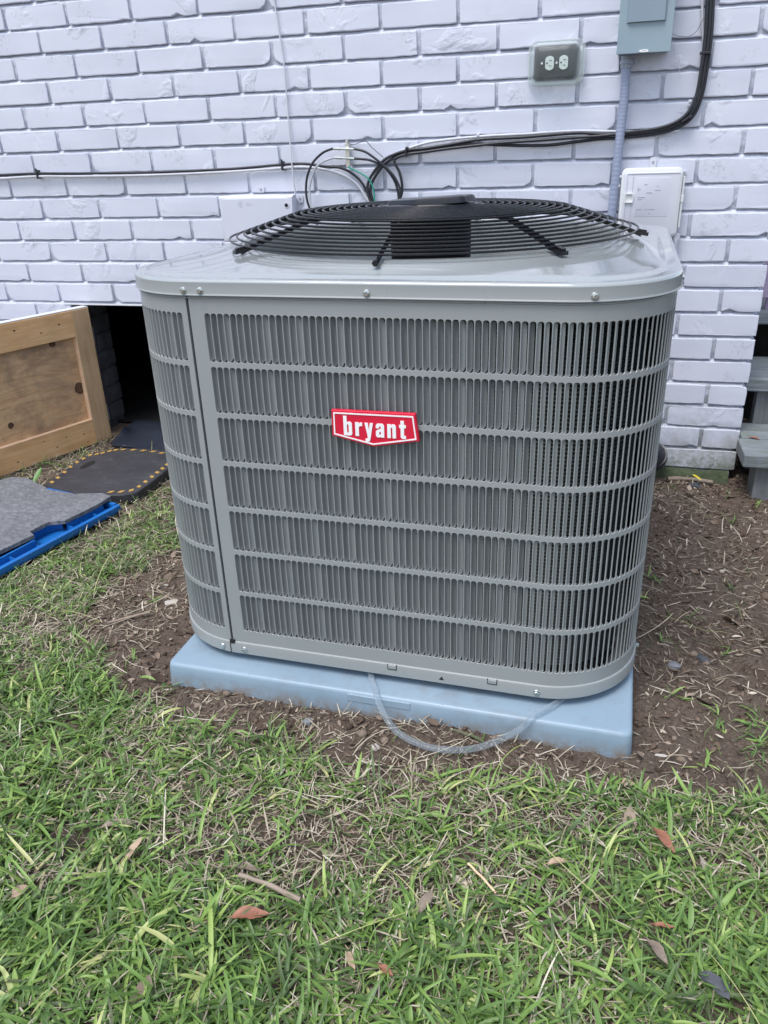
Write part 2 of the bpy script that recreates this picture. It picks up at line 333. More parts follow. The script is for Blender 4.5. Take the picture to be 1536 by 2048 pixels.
# ------------------------------------------------------------------ mesh helpers
class MB:
    def __init__(s): s.v = []; s.f = []
    def add(s, vs, fs):
        o = len(s.v); s.v.extend([tuple(map(float, p)) for p in vs]); s.f.extend([tuple(i+o for i in q) for q in fs]); return s
    def box(s, x0, x1, y0, y1, z0, z1, R=None):
        vs = [Vector((x, y, z)) for z in (z0, z1) for y in (y0, y1) for x in (x0, x1)]
        if R is not None: vs = [R @ p for p in vs]
        return s.add(vs, [(0, 2, 3, 1), (4, 5, 7, 6), (0, 1, 5, 4), (2, 6, 7, 3), (0, 4, 6, 2), (1, 3, 7, 5)])
    def tube(s, pts, r, seg=8, caps=True, closed=False):
        pts = [Vector(p) for p in pts]; n = len(pts)
        rr = r if hasattr(r, '__len__') else [r]*n
        vs = []; up = None
        for i, p in enumerate(pts):
            a = pts[(i-1) % n] if (i > 0 or closed) else p; b = pts[(i+1) % n] if (i < n-1 or closed) else p
            t = (b-a).normalized()
            if up is None: up = Vector((0, 0, 1)) if abs(t.z) < .9 else Vector((1, 0, 0))
            x = t.cross(up)
            if x.length < 1e-5: x = t.cross(Vector((0, 1, 0)))
            x.normalize(); y = x.cross(t).normalized(); up = y
            vs += [p+x*math.cos(2*PI*k/seg)*rr[i]+y*math.sin(2*PI*k/seg)*rr[i] for k in range(seg)]
        fs = []
        for i in range(n if closed else n-1):
            j = (i+1) % n
            fs += [(i*seg+k, i*seg+(k+1) % seg, j*seg+(k+1) % seg, j*seg+k) for k in range(seg)]
        if caps and not closed: fs += [tuple(range(seg-1, -1, -1)), tuple((n-1)*seg+k for k in range(seg))]
        return s.add(vs, fs)
    def loft(s, loops, close_u=True, cap0=False, cap1=False):
        n = len(loops[0]); vs = [p for L in loops for p in L]; fs = []
        for i in range(len(loops)-1):
            for k in range(n if close_u else n-1):
                k2 = (k+1) % n; fs.append((i*n+k, i*n+k2, (i+1)*n+k2, (i+1)*n+k))
        if cap0: fs.append(tuple(range(n-1, -1, -1)))
        if cap1: fs.append(tuple((len(loops)-1)*n+k for k in range(n)))
        return s.add(vs, fs)
    def prism(s, poly, z0, z1, bev=0., T=None, hole=None):
        # poly: CCW list of (x, y); extruded z0..z1 with a small top bevel
        if T is None: T = lambda p: p
        def inset(P, d):
            out = []
            n = len(P)
            for i in range(n):
                a, b, c = Vector(P[i-1]), Vector(P[i]), Vector(P[(i+1) % n])
                e1 = (b-a).normalized(); e2 = (c-b).normalized()
                n1 = Vector((-e1.y, e1.x)); n2 = Vector((-e2.y, e2.x)); m = (n1+n2)
                m = m/max(.3, m.length_squared)*2*.5*2 if m.length > 1e-6 else n1
                out.append(tuple(b+m*d*.5*1.0))
            return out
        loops = [[(x, y, z0) for x, y in poly], [(x, y, z1-bev) for x, y in poly]]
        top = inset(poly, bev*1.4) if bev else poly
        if bev: loops.append([(x, y, z1) for x, y in top])
        s.loft([[T(p) for p in L] for L in loops])
        tri = tessellate_polygon([[Vector((x, y, 0)) for x, y in top]])
        s.add([T((x, y, z1)) for x, y in top], [tuple(t) for t in tri])
        tri = tessellate_polygon([[Vector((x, y, 0)) for x, y in poly]])
        s.add([T((x, y, z0)) for x, y in poly], [tuple(reversed(t)) for t in tri])
        return s
    def build(s, name, m, parent=None, smooth=None, bevel=0., segs=2, bang=30, weld=False, loc=None, recalc=False):
        me = bpy.data.meshes.new(name); me.from_pydata(s.v, [], s.f); me.validate()
        if bevel or weld or recalc:
            bm = bmesh.new(); bm.from_mesh(me)
            if weld or bevel: bmesh.ops.remove_doubles(bm, verts=bm.verts, dist=1e-6)
            if recalc or bevel: bmesh.ops.recalc_face_normals(bm, faces=bm.faces)
            if bevel:
                es = [e for e in bm.edges if len(e.link_faces) == 2 and e.calc_face_angle(0) > math.radians(bang)]
                bmesh.ops.bevel(bm, geom=es, offset=bevel, segments=segs, affect='EDGES', profile=.5, clamp_overlap=True)
            bm.to_mesh(me); bm.free()
        if smooth is not None:
            me.shade_smooth(); me.set_sharp_from_angle(angle=math.radians(smooth))
        if isinstance(m, (list, tuple)):
            for x in m: me.materials.append(x)
        else: me.materials.append(m)
        return link(name, me, parent, loc)
def link(name, me, parent=None, loc=None):
    o = bpy.data.objects.new(name, me); COL.objects.link(o)
    if parent is not None: o.parent = parent
    if loc is not None: o.location = loc
    return o
def tag(o, label=None, cat=None, group=None, kind=None):
    if label: o['label'] = label
    if cat: o['category'] = cat
    if group: o['group'] = group
    if kind: o['kind'] = kind
    return o
def empty(name, loc, rz=0.): 
    o = bpy.data.objects.new(name, None); COL.objects.link(o); o.location = loc; o.rotation_euler = (0, 0, rz)
    o.empty_display_size = .05; return o
def spline(pts, n=8):
    P = [Vector(p) for p in pts]; out = []
    for i in range(len(P)-1):
        p0 = P[max(0, i-1)]; p1 = P[i]; p2 = P[i+1]; p3 = P[min(len(P)-1, i+2)]
        for k in range(n):
            t = k/n
            out.append(.5*((2*p1)+(-p0+p2)*t+(2*p0-5*p1+4*p2-p3)*t*t+(-p0+3*p1-3*p2+p3)*t**3))
    out.append(P[-1]); return out
def rrect(x0, x1, y0, y1, r, n=5):
    out = []
    for cx, cy, a0 in ((x1-r, y0+r, -PI/2), (x1-r, y1-r, 0), (x0+r, y1-r, PI/2), (x0+r, y0+r, PI)):
        for k in range(n+1):
            a = a0+PI/2*k/n; out.append((cx+r*math.cos(a), cy+r*math.sin(a)))
    return out
_L = rng.random((256, 256))
def vnoise(x, y, s, ox=0., oy=0.):
    x = np.asarray(x)*s+ox+91.7; y = np.asarray(y)*s+oy+37.3
    i = np.floor(x).astype(int); j = np.floor(y).astype(int); u = x-i; v = y-j; u = u*u*(3-2*u); v = v*v*(3-2*v)
    g = lambda a, b: _L[a % 256, b % 256]
    return (g(i, j)*(1-u)+g(i+1, j)*u)*(1-v)+(g(i, j+1)*(1-u)+g(i+1, j+1)*u)*v
def fbm(x, y, s, o=4, ox=0.):
    t = 0; a = .5
    for k in range(o): t = t+a*vnoise(x, y, s*2**k, ox+k*17, k*5); a *= .5
    return t/(1-.5**o)
def in_poly(x, y, P):
    x = np.asarray(x); y = np.asarray(y); r = np.zeros(x.shape, bool); n = len(P)
    for i in range(n):
        x1, y1 = P[i]; x2, y2 = P[(i+1) % n]
        c = ((y1 > y) != (y2 > y)) & (x < (x2-x1)*(y-y1)/((y2-y1) if y2 != y1 else 1e-9)+x1)
        r ^= c
    return r

# ------------------------------------------------------------------ places
UNIT = (1.485, -.8113); PHI = -.0227
cph, sph = math.cos(PHI), math.sin(PHI)
def LWn(u, v): return UNIT[0]+u*cph-v*sph, UNIT[1]+u*sph+v*cph
PADP = [(1.051, -1.299), (1.929, -1.318), (1.952, -.44), (1.076, -.42)]
DIRT = [(.743, -1.163), (.701, -.979), (.80, -.80), (.9, -.2), (1.2, .3), (2.25, .3), (4.5, .6), (4.5, -1.0), (2.6, -1.30), (2.142, -1.37), (2.033, -1.42),
        (1.92, -1.395), (1.72, -1.435), (1.555, -1.455), (1.406, -1.435), (1.257, -1.44), (1.104, -1.42), (1.04, -1.385), (.98, -1.36), (.86, -1.26)]
HAZ = [(.185, -.500), (.178, -.404), (.165, -.315), (.168, -.240), (.200, -.205), (.252, -.160), (.33, -.155), (.43, -.165), (.49, -.21), (.510, -.300),
       (.514, -.43), (.512, -.505), (.478, -.532), (.441, -.541), (.35, -.548), (.215, -.522)]
RUB = [(.077, .05), (.149, -.075), (.21, -.119), (.385, -.117), (.62, -.10), (.64, .14), (.25, .17), (.103, .168)]
TRAY = [(.509, -.601), (.218, -.535), (.05, -1.36), (.341, -1.42)]
FOAM = [(.479, -.588), (.442, -.574), (.359, -.594), (.259, -.578), (.233, -.560), (.137, -.513), (.083, -.512), (.035, -.57), (-.02, -1.0), (-.06, -1.33), (.28, -1.40),
        (.392, -.954), (.419, -.858), (.394, -.842), (.405, -.79), (.411, -.779), (.428, -.771), (.446, -.764), (.462, -.705), (.475, -.652)]
FOAM = FOAM[::-1]
def scalep(P, k):
    cx = sum(p[0] for p in P)/len(P); cy = sum(p[1] for p in P)/len(P)
    return [(cx+(x-cx)*k, cy+(y-cy)*k) for x, y in P]
BLOCK = [scalep(PADP, .995), scalep(HAZ, .98), scalep(RUB, .95), scalep(TRAY, .99), scalep(FOAM, .97)]
def gheight(x, y):
    x = np.asarray(x, float); y = np.asarray(y, float)
    h = (fbm(x, y, 3.2, 3)-.5)*.016 + (fbm(x, y, 16, 3, 9)-.5)*.010
    d = dirtness(x, y)
    h = h + d*((fbm(x, y, 45, 3, 31)-.5)*.013)
    near = np.exp(-((np.maximum(0, np.maximum(x-2.5, -x))**2+np.maximum(0, np.maximum(y-.1, -2.2-y))**2))/.6)
    h = h*near - .010
    # soil heaped against the front of the pad, uneven along it
    fr = np.exp(-((y+1.345-.012*(fbm(x, y*0, 9, 2)-.5))/.03)**2)*((x > 1.03) & (x < 1.96))
    prof = .004+.020*np.exp(-((x-1.60)/.05)**2)+.010*np.exp(-((x-1.36)/.12)**2)+.010*(fbm(x, y, 30, 3, 70)-.5)-.006*(x > 1.75)
    h = h + fr*prof
    return h
def dirtness(x, y):
    w = .045
    nx = x+(fbm(x, y, 11, 3, 3)-.5)*.12; ny = y+(fbm(x, y, 11, 3, 47)-.5)*.12
    return in_poly(nx, ny, DIRT).astype(float)

# ------------------------------------------------------------------ ground (setting)
def axis(lo, hi, step, far):
    a = list(np.arange(lo, hi, step)); x = hi; s = step
    while x < far: a.append(x); s *= 1.35; x += s
    b = []; x = lo-step; s = step
    while x > -far: b.append(x); s *= 1.35; x -= s
    return np.array(b[::-1]+a)
gx = axis(-.3, 2.7, .009, 60); gy = axis(-2.15, .35, .009, 60)
GX, GY = np.meshgrid(gx, gy); GZ = gheight(GX, GY)
hole = in_poly(GX, GY, scalep(PADP, .96)); GZ = np.where(hole, -.03, GZ)
me = bpy.data.meshes.new('ground')
nv = GX.size; W_, H_ = len(gx), len(gy)
me.vertices.add(nv); me.vertices.foreach_set('co', np.stack([GX, GY, GZ], -1).ravel().astype(np.float32))
ii = (np.arange(H_-1)[:, None]*W_+np.arange(W_-1)[None]).ravel()
quads = np.stack([ii, ii+1, ii+W_+1, ii+W_], -1)
def fill_faces(me, q):
    k = q.shape[1]; n = len(q)
    me.loops.add(n*k); me.loops.foreach_set('vertex_index', q.ravel().astype(np.int32))
    me.polygons.add(n); me.polygons.foreach_set('loop_start', (np.arange(n)*k).astype(np.int32))
    me.update(calc_edges=True)
fill_faces(me, quads); me.shade_smooth(); me.materials.append(M['soil'])
tag(link('ground', me), 'bare brown soil of the yard', kind='structure')

# ------------------------------------------------------------------ brick wall
Bp, Pp, Z0 = .2145, .0677, .900
OPX0, OPX1, OPZ = .033, .76, .480
wall = tag(empty('brick_wall', (1.0, 0, 0)), 'white painted brick house wall with raked joints and a low crawlspace opening', 'wall')
# mortar sheet
mb = MB(); sx_, sz_ = .011, .011
xs = np.arange(-4.1, 2.2455, sx_); xs[-1] = 2.240
zl = [(-.02, .008)]; sz_ = .01
for k_ in range(13, -15, -1):
    b0 = Z0-k_*Pp                     # underside of the course: joint deepest here, fuller on the brick below
    zl += [(b0-.0098, .0030), (b0-.0060, .0062), (b0-.0028, .0098), (b0+.0004, .0150), (b0+.010, .0080), (b0+.030, .0066), (b0+.050, .0050)]
zl = [p for p in zl if p[0] > -.019 or p[0] == -.02]; zl.sort(); zs = np.array([p[0] for p in zl]); zy = np.array([p[1] for p in zl])
XX, ZZ = np.meshgrid(xs, zs); rz_ = (fbm(XX, ZZ, 40, 4, 13)-.5)*.0065
# joints sag unevenly: mortar stands fuller in places
YY = zy[:, None]+rz_*.55-.002*(fbm(XX, ZZ, 7, 3, 80) > .60)
nW = len(xs); V = np.stack([XX-1.0, YY, ZZ], -1).reshape(-1, 3)
kk = (np.arange(len(zs)-1)[:, None]*nW+np.arange(nW-1)[None]).ravel()
cxm = (XX[:-1, :-1].ravel()+sx_/2); czm = ((ZZ[:-1, :-1]+ZZ[1:, 1:])/2).ravel()
keep = ~((cxm > OPX0) & (cxm < OPX1) & (czm < OPZ+.004))
kk = kk[keep]
me = bpy.data.meshes.new('mortar'); me.vertices.add(len(V)); me.vertices.foreach_set('co', V.ravel().astype(np.float32))
fill_faces(me, np.stack([kk, kk+1, kk+nW+1, kk+nW], -1)); me.shade_smooth(); me.materials.append(M['mortar'])
link('mortar', me, wall)
mb = MB(); mb.box(1.2385, 1.2395, .008, .30, -.02, 1.9)     # return at the house corner
mb.box(-5.1, 1.2395, .30, .31, OPZ+.1, 1.9)
mb.build('wall_core', M['mortar'], wall)

def brick_shape(L_, H_b, D_=.09, chip=1., seed=0):
    r = random.Random(seed); pts = []
    def edge(a, b, n, nrm):
        for k in range(n):
            t = k/n; j = r.uniform(-.0009, .0006)*chip
            pts.append([a[0]+(b[0]-a[0])*t+nrm[0]*j, a[1]+(b[1]-a[1])*t+nrm[1]*j])
    hl, hh = L_/2, H_b/2; nl = max(4, int(L_/.019)); nh = 3
    edge((-hl, -hh), (hl, -hh), nl, (0, 1)); edge((hl, -hh), (hl, hh), nh, (-1, 0))
    edge((hl, hh), (-hl, hh), nl, (0, -1)); edge((-hl, hh), (-hl, -hh), nh, (1, 0))
    N = len(pts)
    for i in (0, nl, nl+nh, 2*nl+nh):     # corners slightly rounded
        pts[i][0] *= .994-.004*r.random()*chip; pts[i][1] *= .972-.02*r.random()*chip
    if r.random() < .34*chip:             # a spalled corner or nick on the lower arris
        i = r.choice([0, nl, nl-1, 1, r.randrange(1, nl)])
        pts[i][1] += r.uniform(.003, .010)
        if i in (0, nl): pts[i][0] *= .96
    if r.random() < .18*chip:
        i = r.choice([nl+nh, 2*nl+nh]); pts[i][0] *= .965; pts[i][1] *= .84
    bev = .0015
    def loop(sc, y): return [((abs(p[0])-sc)*(1 if p[0] > 0 else -1) if abs(p[0]) > sc else 0, y+r.uniform(-.0003, .0003), (abs(p[1])-sc)*(1 if p[1] > 0 else -1) if abs(p[1]) > sc else 0) for p in pts]
    m = MB()
    l0 = [(p[0], D_, p[1]) for p in pts]; l1 = [(p[0], bev, p[1]) for p in pts]; l2 = loop(bev*.5, bev*.3); l3 = loop(bev*1.6, 0)
    m.loft([l0, l1, l2, l3])
    tri = tessellate_polygon([[Vector((p[0], p[2], 0)) for p in l3]])
    m.add(l3, [tuple(t) for t in tri])
    return m
def brick_mesh(L_, seed, chip=1.):
    m = brick_shape(L_, .0585, seed=seed, chip=chip)
    me = bpy.data.meshes.new('brick'); me.from_pydata(m.v, [], m.f)
    bm = bmesh.new(); bm.from_mesh(me); bmesh.ops.remove_doubles(bm, verts=bm.verts, dist=1e-6); bmesh.ops.recalc_face_normals(bm, faces=bm.faces); bm.to_mesh(me); bm.free()
    me.shade_smooth(); me.set_sharp_from_angle(angle=math.radians(12)); me.materials.append(M['brick']); return me
BM = {}
def get_brick(L_, k, chip=1.):
    key = (round(L_, 3), k, chip)
    if key not in BM: BM[key] = brick_mesh(L_, hash((round(L_*1000), k)) % 99991, chip)
    return BM[key]
def project(p):
    d = np.array(p)-CAM; q = d@f_; return 768+F_PX*(d@r_)/q, 1024-F_PX*(d@u_)/q
bricks = []
for k in range(-14, 14):
    z = Z0-k*Pp+.0585/2
    off = 0. if k % 2 == 0 else .5
    i = -19
    while True:
        a = (i+off)*Bp; b_ = a+Bp
        if a > 10.5*Bp-.01: break
        b_ = min(b_, 10.5*Bp+.001) if b_ < 10.5*Bp+.02 or a < 10.5*Bp else b_
        b_ = min(b_, 10.5*Bp)
        x0, x1 = a+.0050, b_-.0050
        if b_ >= 10.5*Bp-1e-6: x1 = b_
        segs = [(x0, x1)]
        if z-.02 < OPZ:
            segs = []
            if x0 < OPX0-.03: segs.append((x0, min(x1, OPX0)))
            if x1 > OPX1+.03: segs.append((max(x0, OPX1), x1))
        for s0, s1 in segs: bricks.append((k, z, s0, s1))
        i += 1
vis, rest = [], MB()
rb = random.Random(5)
for (k, z, x0, x1) in bricks:
    L_ = x1-x0; cx = (x0+x1)/2
    px = [project((x, 0, z)) for x in (x0, x1)]
    iv = px[1][0] > -12 and px[0][0] < 1548 and px[0][1] > -40 and px[0][1] < 960
    hid = (k >= 4 and 1.12 < x0 and x1 < 1.93 and px[0][0] > 330 and px[1][0] < 1260) or (px[0][1] > 560 and px[0][0] > 300 and px[1][0] < 1285)
    jx, jz, jy, rot = rb.uniform(-.0014, .0014), rb.uniform(-.0009, .0009), rb.uniform(-.0016, .0016), rb.uniform(-.004, .004)
    if iv and not hid:
        me_ = get_brick(L_, rb.randrange(44), 1.)
        o = link('brick', me_, wall); o.location = (cx-1.0+(0 if x1 >= 10.5*Bp-1e-6 else jx), jy-.0005, z+jz); o.rotation_euler = (rb.uniform(-.008, .008), rot if L_ > .1 else 0, rb.uniform(-.004, .004))
        vis.append(o)
    else:
        m = brick_shape(L_, .0585, seed=k*31+int(cx*50), chip=.4)
        rest.add([(p[0]+cx-1.0, p[1]+jy, p[2]+z) for p in m.v], m.f)
tag(rest.build('brick_courses', M['brick'], wall, weld=True), kind='stuff')
print('visible bricks', len(vis))
# opening: lintel bar; brick reveals and crawlspace box with shade put into their colour
mb = MB(); mb.box(OPX0-.02-1.0, OPX1+.03-1.0, -.002, .10, .4815, .4865)
mb.build('steel_lintel', M['whitepaint'], wall, bevel=.0008)
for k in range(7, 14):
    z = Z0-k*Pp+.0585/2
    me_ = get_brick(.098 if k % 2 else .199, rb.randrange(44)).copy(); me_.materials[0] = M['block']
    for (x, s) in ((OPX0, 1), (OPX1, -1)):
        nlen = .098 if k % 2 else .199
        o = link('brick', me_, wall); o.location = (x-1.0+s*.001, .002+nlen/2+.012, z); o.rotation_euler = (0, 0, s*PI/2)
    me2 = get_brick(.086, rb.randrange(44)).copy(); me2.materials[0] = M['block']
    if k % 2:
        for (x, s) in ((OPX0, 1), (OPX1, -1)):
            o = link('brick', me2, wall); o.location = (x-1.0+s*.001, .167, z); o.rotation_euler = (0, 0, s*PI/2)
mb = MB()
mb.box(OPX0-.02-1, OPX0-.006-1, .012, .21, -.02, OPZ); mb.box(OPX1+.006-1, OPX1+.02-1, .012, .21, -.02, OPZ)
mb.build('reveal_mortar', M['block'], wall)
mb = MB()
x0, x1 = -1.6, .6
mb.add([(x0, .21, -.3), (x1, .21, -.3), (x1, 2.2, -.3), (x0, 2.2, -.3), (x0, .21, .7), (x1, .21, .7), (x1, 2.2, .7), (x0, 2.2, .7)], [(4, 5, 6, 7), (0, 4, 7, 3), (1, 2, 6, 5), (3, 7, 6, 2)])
mb.add([(x0, .16, .004), (x1, .16, .004), (x1, 2.2, .004), (x0, 2.2, .004)], [(0, 1, 2, 3)])  # added near-black floor sheet, painting the interior as dark as shade
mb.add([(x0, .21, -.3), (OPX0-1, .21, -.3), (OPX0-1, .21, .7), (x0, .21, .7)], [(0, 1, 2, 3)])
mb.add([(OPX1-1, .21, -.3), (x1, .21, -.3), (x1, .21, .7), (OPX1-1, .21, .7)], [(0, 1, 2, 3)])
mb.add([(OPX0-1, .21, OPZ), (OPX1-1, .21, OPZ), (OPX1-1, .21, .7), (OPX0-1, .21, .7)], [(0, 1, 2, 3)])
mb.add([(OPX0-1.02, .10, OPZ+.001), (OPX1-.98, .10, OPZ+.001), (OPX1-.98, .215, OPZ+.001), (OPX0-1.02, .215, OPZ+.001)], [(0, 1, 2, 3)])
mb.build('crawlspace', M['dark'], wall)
mb = MB()
P = []
nfo = 60
for i in range(nfo+1):
    x = .76+(2.235-.76)*i/nfo
    P.append(x)
loops = []
for (y, z) in ((.0, .018), (-.016, .013), (-.03, -.003), (-.036, -.03)):
    loops.append([(x-1.0, y-.010*rnd.random(), z+rnd.uniform(-.004, .004)) for x in P])
mb.loft(loops, close_u=False)
mb.build('mossy_footing', M['moss'], wall, smooth=60)

# ------------------------------------------------------------------ air conditioner
ac = tag(empty('air_conditioner', (UNIT[0], UNIT[1], .05), PHI), 'grey outdoor air conditioner with louvered sides, black fan grille and red badge', 'air conditioner')
A0 = .05    # heights below are above ground; children are placed relative to the empty
HW, RC = .4536, .163; LS = HW-RC
ARC = RC*PI/2; PER = 4*(2*LS+ARC)
def outline(s, off=0.):
    """point on the rounded square at arc length s from front centre (to the right), offset outward."""
    s = s % PER; seg = 2*LS+ARC
    k = 0; t = s+LS
    while t >= seg and k < 4: t -= seg; k += 1
    if t <= 2*LS: p = (-LS+t, -(HW+off)); nrm = (0, -1)
    else:
        a = -PI/2+(t-2*LS)/RC; p = (LS+(RC+off)*math.cos(a), -LS+(RC+off)*math.sin(a)); nrm = (math.cos(a), math.sin(a))
    for _ in range(k % 4): p = (-p[1], p[0]); nrm = (-nrm[1], nrm[0])
    return p, nrm
def o3(s, off, z): p, _ = outline(s, off); return (p[0], p[1], z-A0)
def ring_s(n_corner=14, n_side=8):
    out = []
    for k in range(4):
        base = -LS+k*(2*LS+ARC)
        out += [base+2*LS*i/n_side for i in range(n_side)]
        out += [base+2*LS+ARC*i/n_corner for i in range(n_corner)]
    return out
RS = ring_s()
# base pan rim
mb = MB(); prof = [(-.045, .0605), (-.02, .0585), (.0015, .0572), (.0032, .059), (.0034, .079), (.0024, .0825), (-.0005, .0842), (-.006, .0846)]
mb.loft([[o3(s, o, z) for s in RS] for o, z in prof])
pan = mb.build('base_pan', M['ac'], ac, smooth=35)
mb = MB(); mb.loft([[o3(s, -.045, z) for s in RS] for z in (.0605, .0606)], cap0=True, cap1=True); mb.build('pan_floor', M['blackmatte'], pan)
mb = MB()
for u in (.0276, .2123): mb.box(u-.0075, u+.0075, -HW-.0046, -HW-.002, .0745-A0, .0815-A0)
mb.build('rim_tab', M['ac'], pan, bevel=.0006)
mb = MB()
for u in (.0276, .2123):
    mb.box(u-.0088, u-.0078, -HW-.0040, -HW-.002, .0735-A0, .0835-A0); mb.box(u+.0078, u+.0088, -HW-.0040, -HW-.002, .0735-A0, .0835-A0); mb.box(u-.0085, u+.0085, -HW-.0040, -HW-.002, .0725-A0, .0735-A0)
mb.add([(.1155, -HW-.0036, .066-A0), (.1255, -HW-.0036, .066-A0), (.1205, -HW-.0036, .0735-A0)], [(0, 1, 2)])
mb.box(-.3000, -.2990, -HW-.0040, -HW-.0015, .0575-A0, .0845-A0); mb.box(-.2995, -.2895, -HW-.0042, -HW-.0015, .0805-A0, .0885-A0)
mb.build('rim_slot', M['slot'], pan)
mb = MB(); mb.tube([(LS*sx*.8, LS*sy*.8, .049-A0) for sx, sy in ((0, 0),)]+[(0, 0, .06-A0)], .03, 10)
for sx in (-1, 1):
    for sy in (-1, 1): mb.tube([(sx*.30, sy*.30, .0405-A0), (sx*.30, sy*.30, .0605-A0)], .03, 14)
mb.build('foot', M['blackmatte'], ac)
# louvered panels
PITCH_S, SLW = .01125, .0092
ROWZ = [(.7131-.0873*r-.0787, .7131-.0873*r) for r in range(7)]
ZB, ZT = .0835, .7435
def slot_ring(s0, z0, z1, cs0, cs1, cz0, cz1):
    r = .0042; a0, a1 = s0, s0+SLW; pts = []; outp = []
    for cx, cz, an, ex, ez in ((a1-r, z0+r, -PI/2, cs1, cz0), (a1-r, z1-r, 0, cs1, cz1), (a0+r, z1-r, PI/2, cs0, cz1), (a0+r, z0+r, PI, cs0, cz0)):
        q = [(cx+r*math.cos(an+PI/2*k/3), cz+r*math.sin(an+PI/2*k/3)) for k in range(4)]
        if ex == cs1 and ez == cz0: o = [(q[0][0], cz0), (cs1, cz0), (cs1, cz0), (cs1, q[3][1])]
        elif ex == cs1: o = [(cs1, q[0][1]), (cs1, cz1), (cs1, cz1), (q[3][0], cz1)]
        elif ez == cz1: o = [(q[0][0], cz1), (cs0, cz1), (cs0, cz1), (cs0, q[3][1])]
        else: o = [(cs0, q[0][1]), (cs0, cz0), (cs0, cz0), (q[3][0], cz0)]
        pts += q; outp += o
    return pts, outp
def louver_panel(name, sa, sb, slots):
    """sheet from sa to sb with slots starting at each s in slots (7 rows)."""
    m = MB(); gap = (PITCH_S-SLW)/2
    zc = [ZB]+[(ROWZ[r][0]+ROWZ[r+1][1])/2 for r in range(6)][::-1]+[ROWZ[0][1]+.0043]
    zc[0] = ROWZ[6][0]-.0043
    cols = []; s = sa
    bounds = []
    for x in slots:
        c0, c1 = x-gap, x+SLW+gap
        if c0-s > 1e-5:
            n = max(1, math.ceil((c0-s)/.016)); bounds += [(s+(c0-s)*i/n, s+(c0-s)*(i+1)/n, None) for i in range(n)]
        bounds.append((c0, c1, x)); s = c1
    if sb-s > 1e-5:
        n = max(1, math.ceil((sb-s)/.016)); bounds += [(s+(sb-s)*i/n, s+(sb-s)*(i+1)/n, None) for i in range(n)]
    def q(s0, s1, z0, z1): m.add([o3(s0, 0, z0), o3(s1, 0, z0), o3(s1, 0, z1), o3(s0, 0, z1)], [(0, 1, 2, 3)])
    for c0, c1, x in bounds:
        if x is None: q(c0, c1, ZB, ZT); continue
        q(c0, c1, ZB, zc[0]); q(c0, c1, zc[-1], ZT)
        for r in range(7):
            rr = 6-r
            z0, z1 = ROWZ[rr]
            pts, outp = slot_ring(x, z0, z1, c0, c1, zc[r], zc[r+1])
            n = len(pts); cs, cz = x+SLW/2, (z0+z1)/2
            def grow(p, d):
                dx = 1 if p[0] > cs else -1; dz = 1 if p[1] > cz else -1
                return (p[0]+dx*d, p[1]+dz*d)
            L0 = [o3(p[0], 0, p[1]) for p in outp]; L1 = [o3(*[grow(p, .0005)[0]], 0, grow(p, .0005)[1]) for p in pts]
            L2 = [o3(p[0], -.0011, p[1]) for p in pts]; L3 = [o3(p[0], -.0017, p[1]) for p in pts]
            m.loft([L0, L1, L2, L3])
    # folded lower and upper hems
    N = max(2, int((sb-sa)/.016)); S = [sa+(sb-sa)*i/N for i in range(N+1)]
    m.loft([[o3(s_, o, z) for s_ in S] for o, z in ((-.008, ZB), (0, ZB))], close_u=False)
    for e in (sa, sb): m.add([o3(e, 0, ZB), o3(e, -.010, ZB), o3(e, -.010, ZT), o3(e, 0, ZT)], [(0, 1, 2, 3)])
    return m.build(name, M['ac'], ac, smooth=24, weld=True)
def rangef(a, b, st):
    out = []; 
    while a+SLW <= b+1e-6: out.append(a); a += st
    return out
C_S = .2906     # LS
front_slots = rangef(-.2680, LS+ARC+2*LS-.03, PITCH_S)
corner_slots = [x for x in sorted([-.3095-SLW-i*PITCH_S for i in range(23)])]
panels = {}
panels['front'] = louver_panel('louver_panel', -.2935, LS+ARC+2*LS-.002, front_slots)
panels['corner'] = louver_panel('corner_panel', -.2985-.285, -.2985, corner_slots)
panels['corner']['label'] = 'narrow louvered corner service panel, left of the vertical seam'
sB = LS+ARC+2*LS+.002; sE = PER-(.2985+.285)-.004
back_slots = rangef(sB+.03, sE-.03, PITCH_S)
panels['back'] = louver_panel('rear_louver_panel', sB, sE, back_slots)
# louver blades: one mesh per row height, placed by arc position
def blade_mb(kx=1., kd=1., deep=True):
    m = MB(); h = ROWZ[0][1]-ROWZ[0][0]; r = .0042
    prof = [(.0000, .0010), (.0008, .0028), (.0020, .0044), (.0036, .0057), (.0053, .0066), (.0070, .0072)]
    if not deep: prof = [(x*kx, .001+(d-.001)*kd) for x, d in prof]
    else: prof = [(x*kx, .001+(d-.001)*kd) for x, d in ((.0, .0010), (.0006, .0040), (.0015, .0064), (.0029, .0083), (.0048, .0096), (.0066, .0103))]
    L = []
    zs_ = [0, .18, .5, .8, 1, 2]      # rounded ends
    for (x, d) in prof:
        ins = r*(1-math.sqrt(max(0, 1-min(1, max(0, (x-.0012)/.0058))**2)))*1.5
        e = [( .0004+ins)]
        L.append([(x, d, ins+.0003), (x, d, .006), (x, d, h/2), (x, d, h-.006), (x, d, h-ins-.0003)])
    m.loft(L, close_u=False)
    # closed scoop ends
    for zi, up in ((0, -1), (4, 1)):
        top = [p[zi] for p in L]; edge = [(p[0], .0012, p[2]+0.0*up) for p in top]
        m.add(top+edge, [(i, i+1, i+1+len(top), i+len(top)) for i in range(len(top)-1)])
    return m
BL = []
